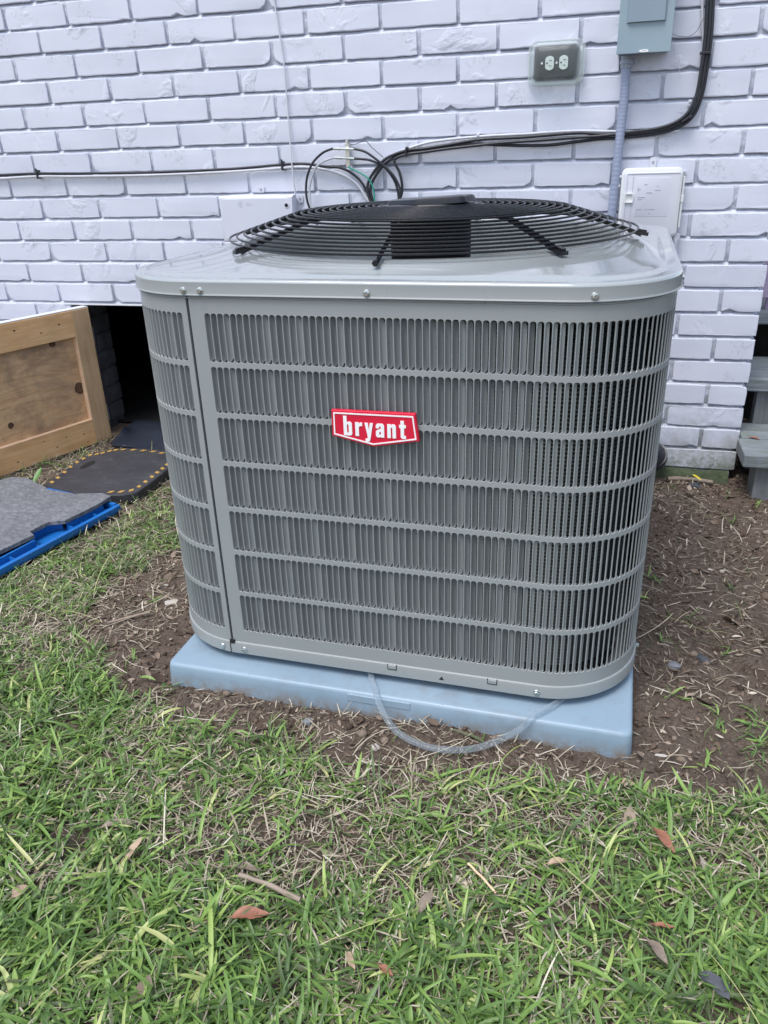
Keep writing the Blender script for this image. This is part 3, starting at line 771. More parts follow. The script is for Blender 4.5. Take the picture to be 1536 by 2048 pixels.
for kx, kd, dp in ((1., 1., True), (1.10, .72, True), (.94, 1.15, True), (.74, .78, False)):
    b_mb = blade_mb(kx, kd, dp); b_me = bpy.data.meshes.new('louver'); b_me.from_pydata(b_mb.v, [], b_mb.f)
    bm_ = bmesh.new(); bm_.from_mesh(b_me); bmesh.ops.remove_doubles(bm_, verts=bm_.verts, dist=1e-6); bm_.to_mesh(b_me); bm_.free()
    b_me.shade_smooth(); b_me.set_sharp_from_angle(angle=math.radians(50)); b_me.materials.append(M['ac']); BL.append((b_mb, b_me))
def blade_kind(i):     # press marks: some columns stand a little flatter and catch more light
    return 1 if i % 17 in (3, 9) or i % 31 == 14 else (2 if i % 5 in (1, 4) else 0)
def blade_matrix(s, z):
    p, nrm = outline(s); t = (-nrm[1], nrm[0])     # tangent to the right when seen from outside
    return Matrix(((t[0], -nrm[0], 0, p[0]), (t[1], -nrm[1], 0, p[1]), (0, 0, 1, z-A0), (0, 0, 0, 1)))
nb = 0
def place_blades(panel, slots, pick):
    global nb
    m = MB()
    for ci, s in enumerate(slots):
        bmb, bme = BL[3 if LS-.035 < s < LS+ARC+2*LS else blade_kind(ci)]
        for r in range(7):
            Mx = blade_matrix(s, ROWZ[r][0])
            if pick(s, r):
                o = link('louver', bme, panel); o.matrix_local = Mx; nb += 1
            else: m.add([Mx @ Vector(v) for v in bmb.v], bmb.f)
    if m.v: tag(m.build('louver_run', M['ac'], panel, smooth=50, weld=True), kind='stuff')
kmid = front_slots[15:15+43]
place_blades(panels['front'], front_slots, lambda s, r: s in kmid)
place_blades(panels['corner'], corner_slots, lambda s, r: False)
place_blades(panels['back'], back_slots, lambda s, r: False)
print('louvers', nb)
# seam channel
mb = MB()
for (a, b) in ((-.2995, -.2925), (LS+ARC+2*LS-.004, sB+.002), (sE-.003, sE+.006)):
    mb.add([o3(a, -.0052, ZB), o3(b, -.0052, ZB), o3(b, -.0052, ZT), o3(a, -.0052, ZT)], [(0, 1, 2, 3)])
mb.build('seam_gasket', M['seal'], ac)
# coil with horizontal corrugations
mb = MB(); CS = ring_s(12, 16); loops = []; z = .100
k = 0
while z < .704:
    loops.append([o3(s, -.036-(0 if k % 2 else .0042), z) for s in CS]); z += .0034; k += 1
mb.loft(loops); mb.build('coil', M['coil'], ac, smooth=20)
mb = MB(); mb.loft([[o3(s, -.032, z) for s in CS] for z in (.700, .735)]); mb.build('coil_top_plate', M['blackmatte'], ac)
mb = MB(); mb.loft([[o3(s, -.034, z) for s in CS] for z in (.085, .101)]); mb.build('coil_base_plate', M['blackmatte'], ac)

# top cover (lid)
NS = len(RS)
def sq_circle(t_list, R, blend, z):
    out = []
    for s in t_list:
        p, _ = outline(s, 0); a = math.atan2(p[1], p[0]); ln = math.hypot(*p)
        q = (p[0]*(1-.0), p[1]); k = R/ln
        x = p[0]*( (1-blend)*(R/HW) + blend*k); y = p[1]*((1-blend)*(R/HW)+blend*k)
        out.append((x, y, z-A0))
    return out
LR = ring_s(22, 26)
def lo(off, z): return [o3(s, off, z) for s in LR]
skl = [lo(-.004, .7440), lo(.0050, .7418), lo(.0062, .7424), lo(.0060, .7432), lo(.0047, .7446), lo(.0046, .7450), lo(.0046, .7618), lo(.0046, .7624)]
loops = [lo(.0046, .7624), lo(.0038, .7650), lo(.0020, .7664), lo(-.001, .7671), lo(-.004, .7672), lo(-.016, .7668),
         lo(-.020, .7674), lo(-.024, .7700), lo(-.030, .7712)]
loops += [sq_circle(LR, .418, .10, .7722), sq_circle(LR, .412, .35, .7742), sq_circle(LR, .405, .65, .7772), sq_circle(LR, .396, .90, .7805), sq_circle(LR, .384, 1, .7838), sq_circle(LR, .372, 1, .7862), sq_circle(LR, .366, 1, .7868), sq_circle(LR, .3615, 1, .7850), sq_circle(LR, .3600, 1, .7800), sq_circle(LR, .3590, 1, .762), sq_circle(LR, .3600, 1, .70), sq_circle(LR, .366, 1, .62), sq_circle(LR, .40, 1, .60)]
mb = MB(); mb.loft(loops); lid = mb.build('top_cover', M['lid'], ac, smooth=70)
mb = MB(); mb.loft(skl); mb.build('cover_skirt', M['ac'], lid, smooth=40)
mb = MB(); mb.loft([lo(-.0015, .7395), lo(-.0015, .7445)]); mb.build('shadow_gap', M['slot'], lid)
mb = MB(); mb.loft([lo(-.0005, .7368), lo(.0008, .7372), lo(.0024, .7384), lo(.0020, .7392), lo(-.0015, .7396)]); mb.build('panel_hem', M['ac'], ac, smooth=35)
# near-black disc under the fan, standing in for the shade inside
mb = MB(); mb.loft([sq_circle(LR, .40, 1, .45), sq_circle(LR, .02, 1, .44)]); mb.build('shade_disc', M['dark'], ac)
# fan, motor
fan = empty('fan', (0, 0, .655-A0)); fan.parent = ac
mb = MB(); mb.tube([(0, 0, -.03), (0, 0, .015)], .075, 32); mb.build('hub', M['black'], fan, smooth=40)
for b in range(4):
    m = MB(); a0 = b*PI/2+.35; n1, n2 = 9, 7; vs = []
    for i in range(n1):
        r = .07+(.345-.07)*i/(n1-1); wd = .62+.35*i/(n1-1)
        for j in range(n2):
            t = j/(n2-1)-.5; a = a0+t*wd+.25*(i/(n1-1))**1.5
            vs.append((r*math.cos(a), r*math.sin(a), .045*t*1.6-.02*(2*t)**2*.6+.006*(i/(n1-1))))
    fs = [(i*n2+j, i*n2+j+1, (i+1)*n2+j+1, (i+1)*n2+j) for i in range(n1-1) for j in range(n2-1)]
    m.add(vs, fs); m.add([(x, y, z-.0025) for x, y, z in vs], [tuple(reversed(f)) for f in fs])
    m.build('fan_blade', M['fan'], fan, smooth=40)
mb = MB(); mb.tube([(0, 0, .672-A0), (0, 0, .675-A0), (0, 0, .826-A0), (0, 0, .834-A0)], [.070, .079, .079, .070], 40); mb.tube([(0, 0, .64-A0), (0, 0, .68-A0)], .012, 10)
mb.build('motor', M['motor'], ac, smooth=40)
# grille
def gz(r):
    if r > .262: return .8352-.302*(r-.262)
    return .8435-.0083*(r/.262)**2.3
gr = empty('fan_grille', (0, 0, 0)); gr.parent = ac
for k in range(24):
    r = .391-.01395*k
    if r < .068: break
    m = MB(); z = gz(r)-A0; n = 96
    m.tube([(r*math.cos(2*PI*i/n), r*math.sin(2*PI*i/n), z) for i in range(n)], .0020, 6, closed=True)
    m.build('grille_ring', M['black'], gr, smooth=60)
for i, deg in enumerate((-133.3, -88.9, -46.5, -3.1, 41.5, 86, 131, 176)):
    a = math.radians(deg); m = MB(); rs = np.linspace(.06, .397, 18)
    pts = [(r*math.cos(a), r*math.sin(a), gz(min(r, .391))-A0-.0052-(.004 if r > .394 else 0)) for r in rs]
    if i == 1:      # slim round rod with its bolt seen at the front
        m.tube(pts+[(.404*math.cos(a), .404*math.sin(a), .785-A0)], .0037, 8)
        m.tube([(.404*math.cos(a), .404*math.sin(a), .7875-A0), (.4105*math.cos(a), .4105*math.sin(a), .786-A0)], .0054, 6)
    else:
        ta = (-math.sin(a), math.cos(a))
        L = [[(p[0]+ta[0]*.0045*sx, p[1]+ta[1]*.0045*sx, p[2]+dz) for sx, dz in ((-1, -.0035), (1, -.0035), (1, .0035), (-1, .0035))] for p in pts]
        m.loft(L, cap0=True, cap1=True)
        ex = .400; c0 = (ex*math.cos(a), ex*math.sin(a), .7895-A0)
        R = Matrix.Translation(c0) @ Matrix.Rotation(a, 4, 'Z') @ Matrix.Rotation(.17, 4, 'Y')
        m.box(-.026, .010, -.0065, .0065, -.003, .0028, R)
        m.box(-.012, .006, -.004, .004, .0028, .0062, R)
    m.build('grille_rib', M['black'], gr, smooth=40, bevel=0)
mb = MB(); n = 48
mb.loft([[(r*math.cos(2*PI*i/n), r*math.sin(2*PI*i/n), z-A0) for i in range(n)] for r, z in ((.104, .837), (.106, .8405), (.103, .8425), (.06, .8460), (.02, .847))], cap0=True, cap1=True)
mb.build('centre_plate', M['gloss'], gr, smooth=40)
# raised five-sided cap on the grille centre
cap = []
for (x, y) in ((-.078, .042), (-.084, -.028), (-.004, -.060), (.084, -.028), (.078, .042)): cap.append((x, y))
def round_poly(P, r, n=4):
    out = []; N = len(P)
    for i in range(N):
        a, b, c = Vector(P[i-1]), Vector(P[i]), Vector(P[(i+1) % N])
        d1 = (a-b).normalized(); d2 = (c-b).normalized(); p1 = b+d1*r; p2 = b+d2*r
        for k in range(n+1):
            t = k/n; out.append(tuple((1-t)**2*p1+2*t*(1-t)*b+t*t*p2))
    return out
Tc = Matrix.Translation((.0, 0, .8475-A0)) @ Matrix.Rotation(math.radians(-14), 4, 'Z') @ Matrix.Rotation(math.radians(-3.0), 4, 'Y')
mb = MB(); cp = round_poly(cap, .012)
mb.loft([[Tc @ Vector((x*k, y*k, z)) for x, y in cp] for k, z in ((1.03, -.004), (1.0, .003), (.97, .0065), (.90, .0080), (.5, .0085))], cap1=True)
mb.build('grille_cap', M['gloss'], gr, smooth=40)
# bolts
def bolt_mb():
    m = MB(); n = 20
    m.loft([[(r*math.cos(2*PI*i/n), -d, r*math.sin(2*PI*i/n)) for i in range(n)] for r, d in ((.0056, 0), (.0058, .0006), (.0052, .0016), (.0036, .0019))], cap1=True)
    m.loft([[(r*math.cos(PI/3*i+.3), -d, r*math.sin(PI/3*i+.3)) for i in range(6)] for r, d in ((.0038, .0016), (.0038, .0042), (.0032, .0050))], cap1=True)
    return m
bb = bolt_mb(); bo = bb.build('bolt', M['zinc'], lid, smooth=30); bolt_me = bo.data; bolts = [bo]
def place_bolt(s, z, off, parent, first=None):
    o = first or link('bolt', bolt_me, parent)
    p, nrm = outline(s, off); o.location = (p[0], p[1], z-A0); o.rotation_euler = (0, 0, math.atan2(nrm[1], nrm[0])+PI/2)
SB = .7497
place_bolt(-.2680, SB, .0046, lid, bo); place_bolt(-.2975, SB, .0046, lid)
for s in (.0077, .336, LS+ARC+.03, LS+ARC+.3): place_bolt(s, SB, .0046, lid)
for s in (-.2705, -.318, .2905, LS+ARC+.01, LS+ARC+.3): place_bolt(s, .0690 if s < .4 else .078, .0034, pan)
# badge
TB = lambda p: (p[0], -(HW+p[2]), p[1]-A0)
bp = [(-.0592, .5234), (.0103, .5090), (.0861, .5232), (.0803, .5682), (-.0585, .5672)]
mb = MB(); mb.prism(bp, .0012, .0085, .0014, TB); badge = mb.build('badge', M['red'], ac, smooth=30)
badge['label'] = 'red badge with white lettering'
def inset_poly(P, d):
    out = []; n = len(P)
    for i in range(n):
        a, b, c = Vector(P[i-1]), Vector(P[i]), Vector(P[(i+1) % n]); e1 = (b-a).normalized(); e2 = (c-b).normalized()
        n1 = Vector((-e1.y, e1.x)); n2 = Vector((-e2.y, e2.x)); m_ = (n1+n2).normalized(); out.append(tuple(b+m_*d/max(.3, m_.dot(n1))))
    return out
pa, pb = inset_poly(bp, .0036), inset_poly(bp, .0058)
mb = MB(); mb.loft([[TB((x, y, .0086)) for x, y in pa], [TB((x, y, .0094)) for x, y in pa], [TB((x, y, .0094)) for x, y in pb], [TB((x, y, .0086)) for x, y in pb]])
mb.build('badge_border', M['white'], badge)
LET = {
 'b': ([(0, 0), (.58, 0), (.70, .10), (.70, .88), (.60, 1), (.34, 1), (.28, .95), (.28, 1.42), (0, 1.42)], [(.28, .20), (.28, .80), (.42, .80), (.42, .20)]),
 'r': ([(0, 0), (.28, 0), (.28, .62), (.36, .74), (.56, .74), (.56, 1), (.40, 1), (.28, .90), (.28, 1), (0, 1)], None),
 'y': ([(.24, 0), (.22, -.10), (.16, -.17), (.04, -.17), (.04, -.40), (.26, -.40), (.40, -.32), (.47, -.14), (.72, 1), (.45, 1), (.365, .45), (.28, 1), (0, 1)], None),
 'a': ([(.10, 0), (.34, 0), (.42, .07), (.42, 0), (.69, 0), (.69, .86), (.57, 1), (.13, 1), (.01, .88), (.01, .66), (.28, .66), (.28, .80), (.42, .80), (.42, .61), (.12, .54), (0, .44), (0, .12)], [(.28, .19), (.28, .38), (.42, .43), (.42, .19)]),
 'n': ([(0, 0), (.28, 0), (.28, .76), (.42, .76), (.42, 0), (.70, 0), (.70, .88), (.60, 1), (.38, 1), (.28, .92), (.28, 1), (0, 1)], None),
 't': ([(.24, 0), (.55, 0), (.55, .22), (.42, .22), (.40, .26), (.40, .78), (.55, .78), (.55, 1), (.40, 1), (.40, 1.30), (.12, 1.30), (.12, 1), (0, 1), (0, .78), (.12, .78), (.12, .12)], None)}
XH = .0225
for ch, u0, wd in (('b', -.0385, .0142), ('r', -.0188, .0118), ('y', -.0030, .0140), ('a', .0155, .0138), ('n', .0345, .0142), ('t', .0540, .0110)):
    out_, hole_ = LET[ch]; wmax = max(p[0] for p in out_)
    fx = lambda p: (u0+p[0]/wmax*wd, .5262+p[1]*XH*1.02)
    o2 = [fx(p) for p in out_]; polys = [[Vector((x, y, 0)) for x, y in o2]]
    allp = list(o2)
    if hole_: h2 = [fx(p) for p in hole_]; polys.append([Vector((x, y, 0)) for x, y in h2]); allp += h2
    m = MB(); tri = tessellate_polygon(polys)
    m.add([TB((x, y, .0096)) for x, y in allp], [tuple(t) for t in tri])
    m.loft([[TB((x, y, .0084)) for x, y in o2], [TB((x, y, .0096)) for x, y in o2]])
    if hole_: m.loft([[TB((x, y, .0084)) for x, y in h2], [TB((x, y, .0096)) for x, y in h2]])
    m.build('letter', M['white'], badge)

# ------------------------------------------------------------------ pad, hose, drain pipe
cxp = sum(p[0] for p in PADP)/4; cyp = sum(p[1] for p in PADP)/4
pad = tag(empty('equipment_pad', (cxp, cyp, 0)), 'pale blue plastic equipment pad under the air conditioner, edge half buried in soil', 'pad')
PL_ = [(x-cxp, y-cyp) for x, y in PADP]
def padloop(k_in, z, r=.018):
    P = inset_poly(PL_, k_in); return [(x, y, z) for x, y in round_poly(P, r, 5)]
mb = MB(); mb.loft([padloop(-.004, -.045), padloop(-.001, .020), padloop(.000, .0335), padloop(.0015, .0378), padloop(.0045, .0400), padloop(.009, .0407), padloop(.10, .0405, .01)], cap1=True)
mb.build('pad_body', M['pad'], pad, smooth=60)
mb = MB(); Tp = lambda u, y, z: (u, y, z)
fx0, fx1 = 1.425-cxp, 1.545-cxp
yf = lambda x: -1.299-(x+cxp-1.051)*.0216-cyp
mb.add([(fx0, yf(fx0)-.0022, .020), (fx1, yf(fx1)-.0022, .020), (fx1, yf(fx1)-.0015, .0345), (fx0, yf(fx0)-.0015, .0345), (fx0, yf(fx0)+.004, .020), (fx1, yf(fx1)+.004, .020), (fx1, yf(fx1)+.006, .0365), (fx0, yf(fx0)+.006, .0365)],
       [(0, 1, 2, 3), (3, 2, 6, 7), (0, 3, 7, 4), (1, 5, 6, 2), (0, 4, 5, 1)])
mb.build('moulded_tab', M['pad'], pad, bevel=.0008)
hp = [(1.430, -1.16, .056), (1.4570, -1.2560, 0.0475), (1.4770, -1.2990, 0.0475), (1.4940, -1.332, 0.040), (1.515, -1.3571, 0.03), (1.541, -1.3719, 0.016), (1.5886, -1.3865, 0.011), (1.6363, -1.3859, 0.011), (1.6809, -1.3694, 0.012), (1.72, -1.3433, 0.018), (1.7470, -1.3230, 0.028), (1.7690, -1.3060, 0.0475), (1.8080, -1.2560, 0.0475),  (1.85, -1.16, .055)]
mb = MB(); sp = spline(hp, 8); mb.tube(sp, .0056, 16, caps=False)
tag(mb.build('drain_hose', M['hose'], smooth=60), 'clear vinyl hose looping out from under the air conditioner onto the soil', 'hose')
mb = MB(); pp = spline([(1.86, -.16, .045), (1.93, -.115, .075), (1.985, -.08, .085), (2.005, -.05, .075), (2.010, -.02, .05), (2.010, .03, .04)], 6)
mb.tube(pp, .040, 18); mb.tube(pp[8:13], .045, 18); mb.tube(pp[19:23], .0455, 18)
tag(mb.build('drain_pipe', M['pipe'], smooth=40), 'black plastic pipe elbow at the wall foot behind the air conditioner', 'pipe')

# ------------------------------------------------------------------ crawlspace door
dvx, dvy = -.1499, -.3945; dl = math.hypot(dvx, dvy); dvx /= dl; dvy /= dl
door = tag(empty('crawlspace_door', (.1071, -.036, 0), math.atan2(dvy, dvx)), 'open plywood crawlspace door with pine frame, leaning beside the dark opening', 'door')
# local x runs away from the wall along the door, local +y is its seen side... (rotated frame: +y = left of direction)
# direction d=(dvx,dvy); left normal = (-dvy, dvx) = (+.935,-.355) faces the camera side
DL, DH = .74, .479
mb = MB(); mb.box(-.022, DL, -.034, -.020, .004, DH-.002); mb.build('plywood_sheet', M['ply'], door)
mb = MB(); mb.box(-.0225, DL, -.037, -.0345, .003, DH+.0005); mb.box(-.0225, DL, -.0345, -.003, DH-.0015, DH+.0012); mb.build('painted_outer_face', M['whitepaint'], door)
mb = MB(); mb.box(-.022, .044, -.0198, 0, .002, DH-.003); st1 = mb.build('stile', M['stile'], door, bevel=.0015); st1['label'] = 'upright frame board beside the wall, greyer than the rails'
mb = MB(); mb.box(DL-.066, DL, -.0198, 0, .002, DH-.003); mb.build('stile', M['stile'], door, bevel=.0015)
for (a, b) in ((.388, DH-.003), (.002, .090)):
    mb = MB(); mb.box(.0445, DL-.0665, -.0198, -.0006, a, b); mb.build('rail', M['rail'], door, bevel=.0012)
mb = MB(); mb.box(.0442, .0462, -.0197, -.0003, .0905, .3875); mb.box(.0465, DL-.068, -.0197, -.0003, .0902, .0922); mb.build('cut_edge', M['cut'], door)
mb = MB()
def disc(m, cx, cz, rx, rz, y, n=14):
    m.add([(cx+rx*math.cos(2*PI*i/n)*(1+.15*rnd.uniform(-1, 1)), y, cz+rz*math.sin(2*PI*i/n)*(1+.1*rnd.uniform(-1, 1))) for i in range(n)], [tuple(range(n))])
disc(mb, .058, .208, .019, .022, -.0193); disc(mb, .128, .378, .012, .011, -.0193); disc(mb, .335, .150, .011, .011, -.0193)
mb.build('knot', M['knot'], door)
mb = MB()
for cx, cz, r in ((.10, .44, .0035), (.17, .425, .003), (.26, .45, .004), (.09, .05, .003), (.20, .035, .003), (.16, .06, .0025), (.35, .03, .0035), (.245, .07, .0025), (.08, .018, .0025)): disc(mb, cx, cz, r*1.3, r*.7, -.0001, 8)
mb.build('nail_mark', M['knot'], door)
mb = MB()
for z in (.10, .38): mb.box(-.030, -.021, -.030, -.004, z-.03, z+.03)
mb.build('hinge', M['steel'], door)


# ------------------------------------------------------------------ mats and tray left of the unit
def c0(P): return sum(p[0] for p in P)/len(P), sum(p[1] for p in P)/len(P)
hx, hy = c0(HAZ); hzm = tag(empty('hazard_mat', (hx, hy, 0)), 'thick black rubber mat edged with yellow hazard dashes in front of the crawlspace opening', 'mat')
HP = round_poly([(x-hx, y-hy) for x, y in HAZ[::-1]], .008, 2)
area = sum(HP[i-1][0]*HP[i][1]-HP[i][0]*HP[i-1][1] for i in range(len(HP)))
if area < 0: HP = HP[::-1]
mb = MB(); mb.prism(HP, -.005, .024, .003); mb.build('mat_body', M['mat'], hzm, smooth=25)
dash = [(.197, -.489), (.193, -.452), (.184, -.404), (.175, -.358), (.171, -.315), (.172, -.279), (.176, -.246), (.193, -.231), (.208, -.217), (.222, -.196), (.238, -.182), (.262, -.173), (.300, -.170), (.340, -.170), (.380, -.172), (.419, -.181),
        (.494, -.280), (.496, -.315), (.497, -.350), (.499, -.388), (.500, -.430), (.500, -.469), (.492, -.501), (.466, -.517), (.435, -.525)]
mb = MB()
for i, (x, y) in enumerate(dash):
    a = dash[max(0, i-1)]; b = dash[min(len(dash)-1, i+1)]
    if i == 15: b = a; a = (x-.03, y)
    if i == 16: a = (x, y+.03)
    t = Vector((b[0]-a[0], b[1]-a[1]))
    if i == 15: t = Vector((1, -.2))
    t.normalize(); n_ = Vector((-t.y, t.x)); cx, cy = (hx+(x-hx)*.975-hx), (hy+(y-hy)*.975-hy)
    sl_ = .0075; w2 = .0072; sk = .004
    mb.add([(cx-t.x*sl_-n_.x*w2-t.x*sk, cy-t.y*sl_-n_.y*w2-t.y*sk, .0252), (cx+t.x*sl_-n_.x*w2-t.x*sk, cy+t.y*sl_-n_.y*w2-t.y*sk, .0252), (cx+t.x*sl_+n_.x*w2+t.x*sk, cy+t.y*sl_+n_.y*w2+t.y*sk, .0252), (cx-t.x*sl_+n_.x*w2+t.x*sk, cy-t.y*sl_+n_.y*w2+t.y*sk, .0252)], [(0, 1, 2, 3)])
mb.build('hazard_dash', M['yellow'], hzm)
mb = MB(); mb.add([(.225-hx+.030*math.cos(t*PI/8)*.45+.006*math.sin(t*PI/8), -.330-hy+.034*math.sin(t*PI/8)-.01*math.cos(t*PI/8), .0250) for t in range(16)], [tuple(range(16))]); mb.build('hand_hole', M['slot'], hzm)

mb = MB(); n1, n2 = 40, 26; vs = []
for i in range(n1+1):
    for j in range(n2+1):
        a, b = i/n1, j/n2
        x = (.125*(1-a)+.64*a) if True else 0
        xl = .150*(1-b)+.075*b if b < .5 else .1125*(1-(b-.5)*2)+.100*(b-.5)*2
        x = xl*(1-a)+.640*a; y0 = -.122+.045*math.exp(-((x-.12)/.04)**2)+.008*math.sin(x*9); y = y0*(1-b)+.175*b
        lift = .040*math.exp(-(((x-.10)/.045)**2+((y-.01)/.05)**2))
        roll = .02*math.exp(-(((x-.10)/.06)**2+((y-.0)/.07)**2))
        vs.append((x+roll*1.6, y, .008+lift+.004*math.sin(x*23+y*31)*.5))
fs = [(i*(n2+1)+j, (i+1)*(n2+1)+j, (i+1)*(n2+1)+j+1, i*(n2+1)+j+1) for i in range(n1) for j in range(n2)]
o = [(.35, .02)]
mb.add([(x-.35, y-.02, z) for x, y, z in vs], fs); mb.add([(x-.35, y-.02, z-.0035) for x, y, z in vs], [tuple(reversed(f)) for f in fs])
tag(mb.build('rubber_sheet', M['rubber'], smooth=60, loc=(.35, .02, 0)), 'dark navy rubber sheet with a curled corner lying across the crawlspace opening', 'mat')

A_, D_, E_, B_ = [Vector((x, y, 0)) for x, y in TRAY]
ta, tb = (D_-A_), (B_-A_); wA, wB = ta.length, tb.length; tn = ta.normalized(); bn = tb.normalized()
tray = tag(empty('plastic_tray', (A_.x, A_.y, 0)), 'bright blue plastic tray with raised ribs lying on the grass beneath the grey mat', 'tray')
def tbox(m, a0, a1, b0, b1, z0, z1):
    vs = [tn*a+bn*b+Vector((0, 0, z)) for z in (z0, z1) for b in (b0, b1) for a in (a0, a1)]
    m.add(vs, [(0, 2, 3, 1), (4, 5, 7, 6), (0, 1, 5, 4), (2, 6, 7, 3), (0, 4, 6, 2), (1, 3, 7, 5)])
mb = MB(); tbox(mb, 0, wA, 0, wB, .002, .008)
mb.build('tray_floor', M['blue'], tray, bevel=.001)
mb = MB(); tbox(mb, -.004, .010, -.003, wB, .0085, .024); tbox(mb, .0105, wA, -.003, .010, .0085, .028); tbox(mb, wA-.012, wA+.002, .0105, wB, .0085, .028)
mb.build('outer_rim', M['blue'], tray, bevel=.002)
mb = MB()
for b0, b1 in ((.03, .165), (.275, .44), (.445, wB-.01)):
    mb = MB(); tbox(mb, .030, .036, b0, b1, .0085, .032); mb.build('inner_wall', M['blue'], tray, bevel=.001)
for i, b0 in enumerate((.03, .075, .12, .162, .275, .36, .44, .55, .65)):
    mb = MB(); tbox(mb, .0105, .0298, b0, b0+.003, .0085, .018+.006*(i % 2)); mb.build('cross_rib', M['blue'], tray)
mb = MB(); pts = [tn*(.052+.024*math.sin(t))+bn*(.220-.055*math.cos(t))+Vector((0, 0, 0)) for t in np.linspace(0, PI, 12)]
mb.loft([[p+Vector((0, 0, z)) for p in pts] for z in (.0085, .0325)], close_u=False); 
mb.build('handle_wall', M['blue'], tray, smooth=60)
fxm, fym = c0(FOAM)
FP = [(x-fxm, y-fym) for x, y in FOAM]
area = sum(FP[i-1][0]*FP[i][1]-FP[i][0]*FP[i-1][1] for i in range(len(FP)))
if area < 0: FP = FP[::-1]
mb = MB(); mb.prism(FP, .034, .045, .0015)
tag(mb.build('pebbled_mat', M['pebble'], smooth=25, loc=(fxm, fym, 0)), 'grey pebble-textured rubber mat lying on top of the blue plastic tray', 'mat')

# ------------------------------------------------------------------ porch steps at the right corner
st = tag(empty('porch_steps', (2.6, .1, 0)), 'weathered grey wooden porch steps beside the house corner', 'steps')
def pb_(m, x0, x1, y0, y1, z0, z1): m.box(x0-2.6, x1-2.6, y0-.1, y1-.1, z0, z1)
for name, (x0, x1, y0, y1, z0, z1) in (('tread', (2.239, 3.2, -.190, -.048, .102, .140)), ('tread', (2.252, 3.2, -.042, .100, .103, .140)),
        ('tread', (2.258, 3.2, .070, .212, .247, .285)), ('tread', (2.258, 3.2, .218, .36, .247, .285)), ('tread', (2.262, 3.2, .315, .46, .397, .435)), ('tread', (2.262, 3.2, .466, .61, .397, .435))):
    mb = MB(); pb_(mb, x0, x1, y0, y1, z0, z1); mb.build(name, M['deck'], st, bevel=.004)
mb = MB(); pb_(mb, 2.283, 2.372, -.150, -.062, -.03, .1015); mb.build('post', M['post'], st, bevel=.003)
mb = MB(); pb_(mb, 2.300, 2.372, .102, .150, -.03, .2465); mb.build('post', M['post'], st, bevel=.003)
mb = MB(); pb_(mb, 2.262, 2.300, .37, .40, -.03, .3965); mb.build('post', M['post'], st, bevel=.003)
mb = MB(); pb_(mb, 2.262, 3.2, .612, .65, -.03, .60); pb_(mb, 3.2, 3.24, -.19, .65, -.03, .6); mb.build('skirt_board', M['dark'], st)  # near-black colour stands in for the shade under the porch
mb = MB(); pb_(mb, 2.262, 3.4, .66, 1.8, .56, .60); mb.build('deck_board', M['deck'], st, bevel=.004)
ms = tag(empty('mauve_stones', (2.32, .36, .435)), 'stack of mauve flat stones on the porch steps behind the house corner', 'stones')
for (x, y, z, a, b, sx, sz, r) in ((-.035, .03, .028, .3, .2, .05, .05, 1), (.02, .0, .085, -.5, .35, .06, .06, 2), (-.02, .04, .15, .5, .1, .06, .06, 3), (.05, .02, .03, -.3, .2, .05, .05, 5)):
    rr = random.Random(r); n = 7; m = MB(); P = [(sx*math.cos(2*PI*i/n)*rr.uniform(.75, 1.1), sz*math.sin(2*PI*i/n)*rr.uniform(.75, 1.1)) for i in range(n)]
    R = Matrix.Translation((x, y, z)) @ Matrix.Rotation(a, 4, 'Y') @ Matrix.Rotation(PI/2-.5*b, 4, 'X')
    m.prism(P, -.006, .006, .002, lambda p: R @ Vector(p)); m.build('stone', M['mauve'], ms, smooth=30)

# ------------------------------------------------------------------ things on the wall
def wallbox(name, m, parent, x0, x1, z0, z1, y0, y1, r, bev, cx, cz, n=5):
    """rounded box standing y0 (wall side) .. y1 (outermost, negative), local to (cx, 0, cz)."""
    P = rrect(x0-cx, x1-cx, z0-cz, z1-cz, r, n); mb = MB(); k = bev
    def lp(d, y): return [((abs(x-(x0+x1)/2+cx)-d)*(1 if x > (x0+x1)/2-cx else -1)+(x0+x1)/2-cx, y, (abs(z-(z0+z1)/2+cz)-d)*(1 if z > (z0+z1)/2-cz else -1)+(z0+z1)/2-cz) for x, z in P]
    mb.loft([lp(0, y0), lp(0, y1+k), lp(k*.3, y1+k*.3), lp(k, y1)], cap0=True, cap1=True)
    return mb.build(name, m, parent, smooth=40, recalc=True)
def pk(x, z, Y):    # measured on the plane y=-.04: keep as is
    return x, z
# network interface box (left)
cx, cz = .785, .76
nid = tag(empty('network_box', (cx, 0, cz)), 'pale grey network interface box on the wall behind the left side of the grille', 'utility box')
wallbox('box_base', M['nid'], nid, .668, .905, .690, .815, .010, -.020, .006, .002, cx, cz)
mb = MB(); N = 24; loops = []
for (k, y, zt, zb) in ((0, -.021, .826, .694), (.0, -.040, .8275, .692), (.004, -.047, .822, .696), (.010, -.0485, .816, .702)):
    top = [((.664+k+(.908-.664-2*k)*i/N)-cx, y-.006*math.sin(PI*i/N), zt-cz-.0028*abs(2*i/N-1)**2) for i in range(N+1)]
    bot = [((.6665+k+(.904-.6665-2*k)*i/N)-cx, y-.006*math.sin(PI*i/N), zb-cz) for i in range(N, -1, -1)]
    loops.append(top+bot)
mb.loft(loops)
lastl = loops[-1]; mb.add(lastl, [(i, i+1, 2*N-i, 2*N+1-i) for i in range(N)])
cov = mb.build('cover', M['nid'], nid, smooth=40, recalc=True)
mb = MB(); mb.tube([(.8865-cx, -.040, .7965-cz), (.8865-cx, -.0505, .7965-cz)], .0082, 20); mb.build('screw_boss', M['nid'], cov, smooth=40)
mb = MB(); mb.tube([(.8865-cx, -.050, .7965-cz), (.8865-cx, -.0512, .7965-cz)], .0055, 16); mb.build('screw_hole', M['slot'], cov)
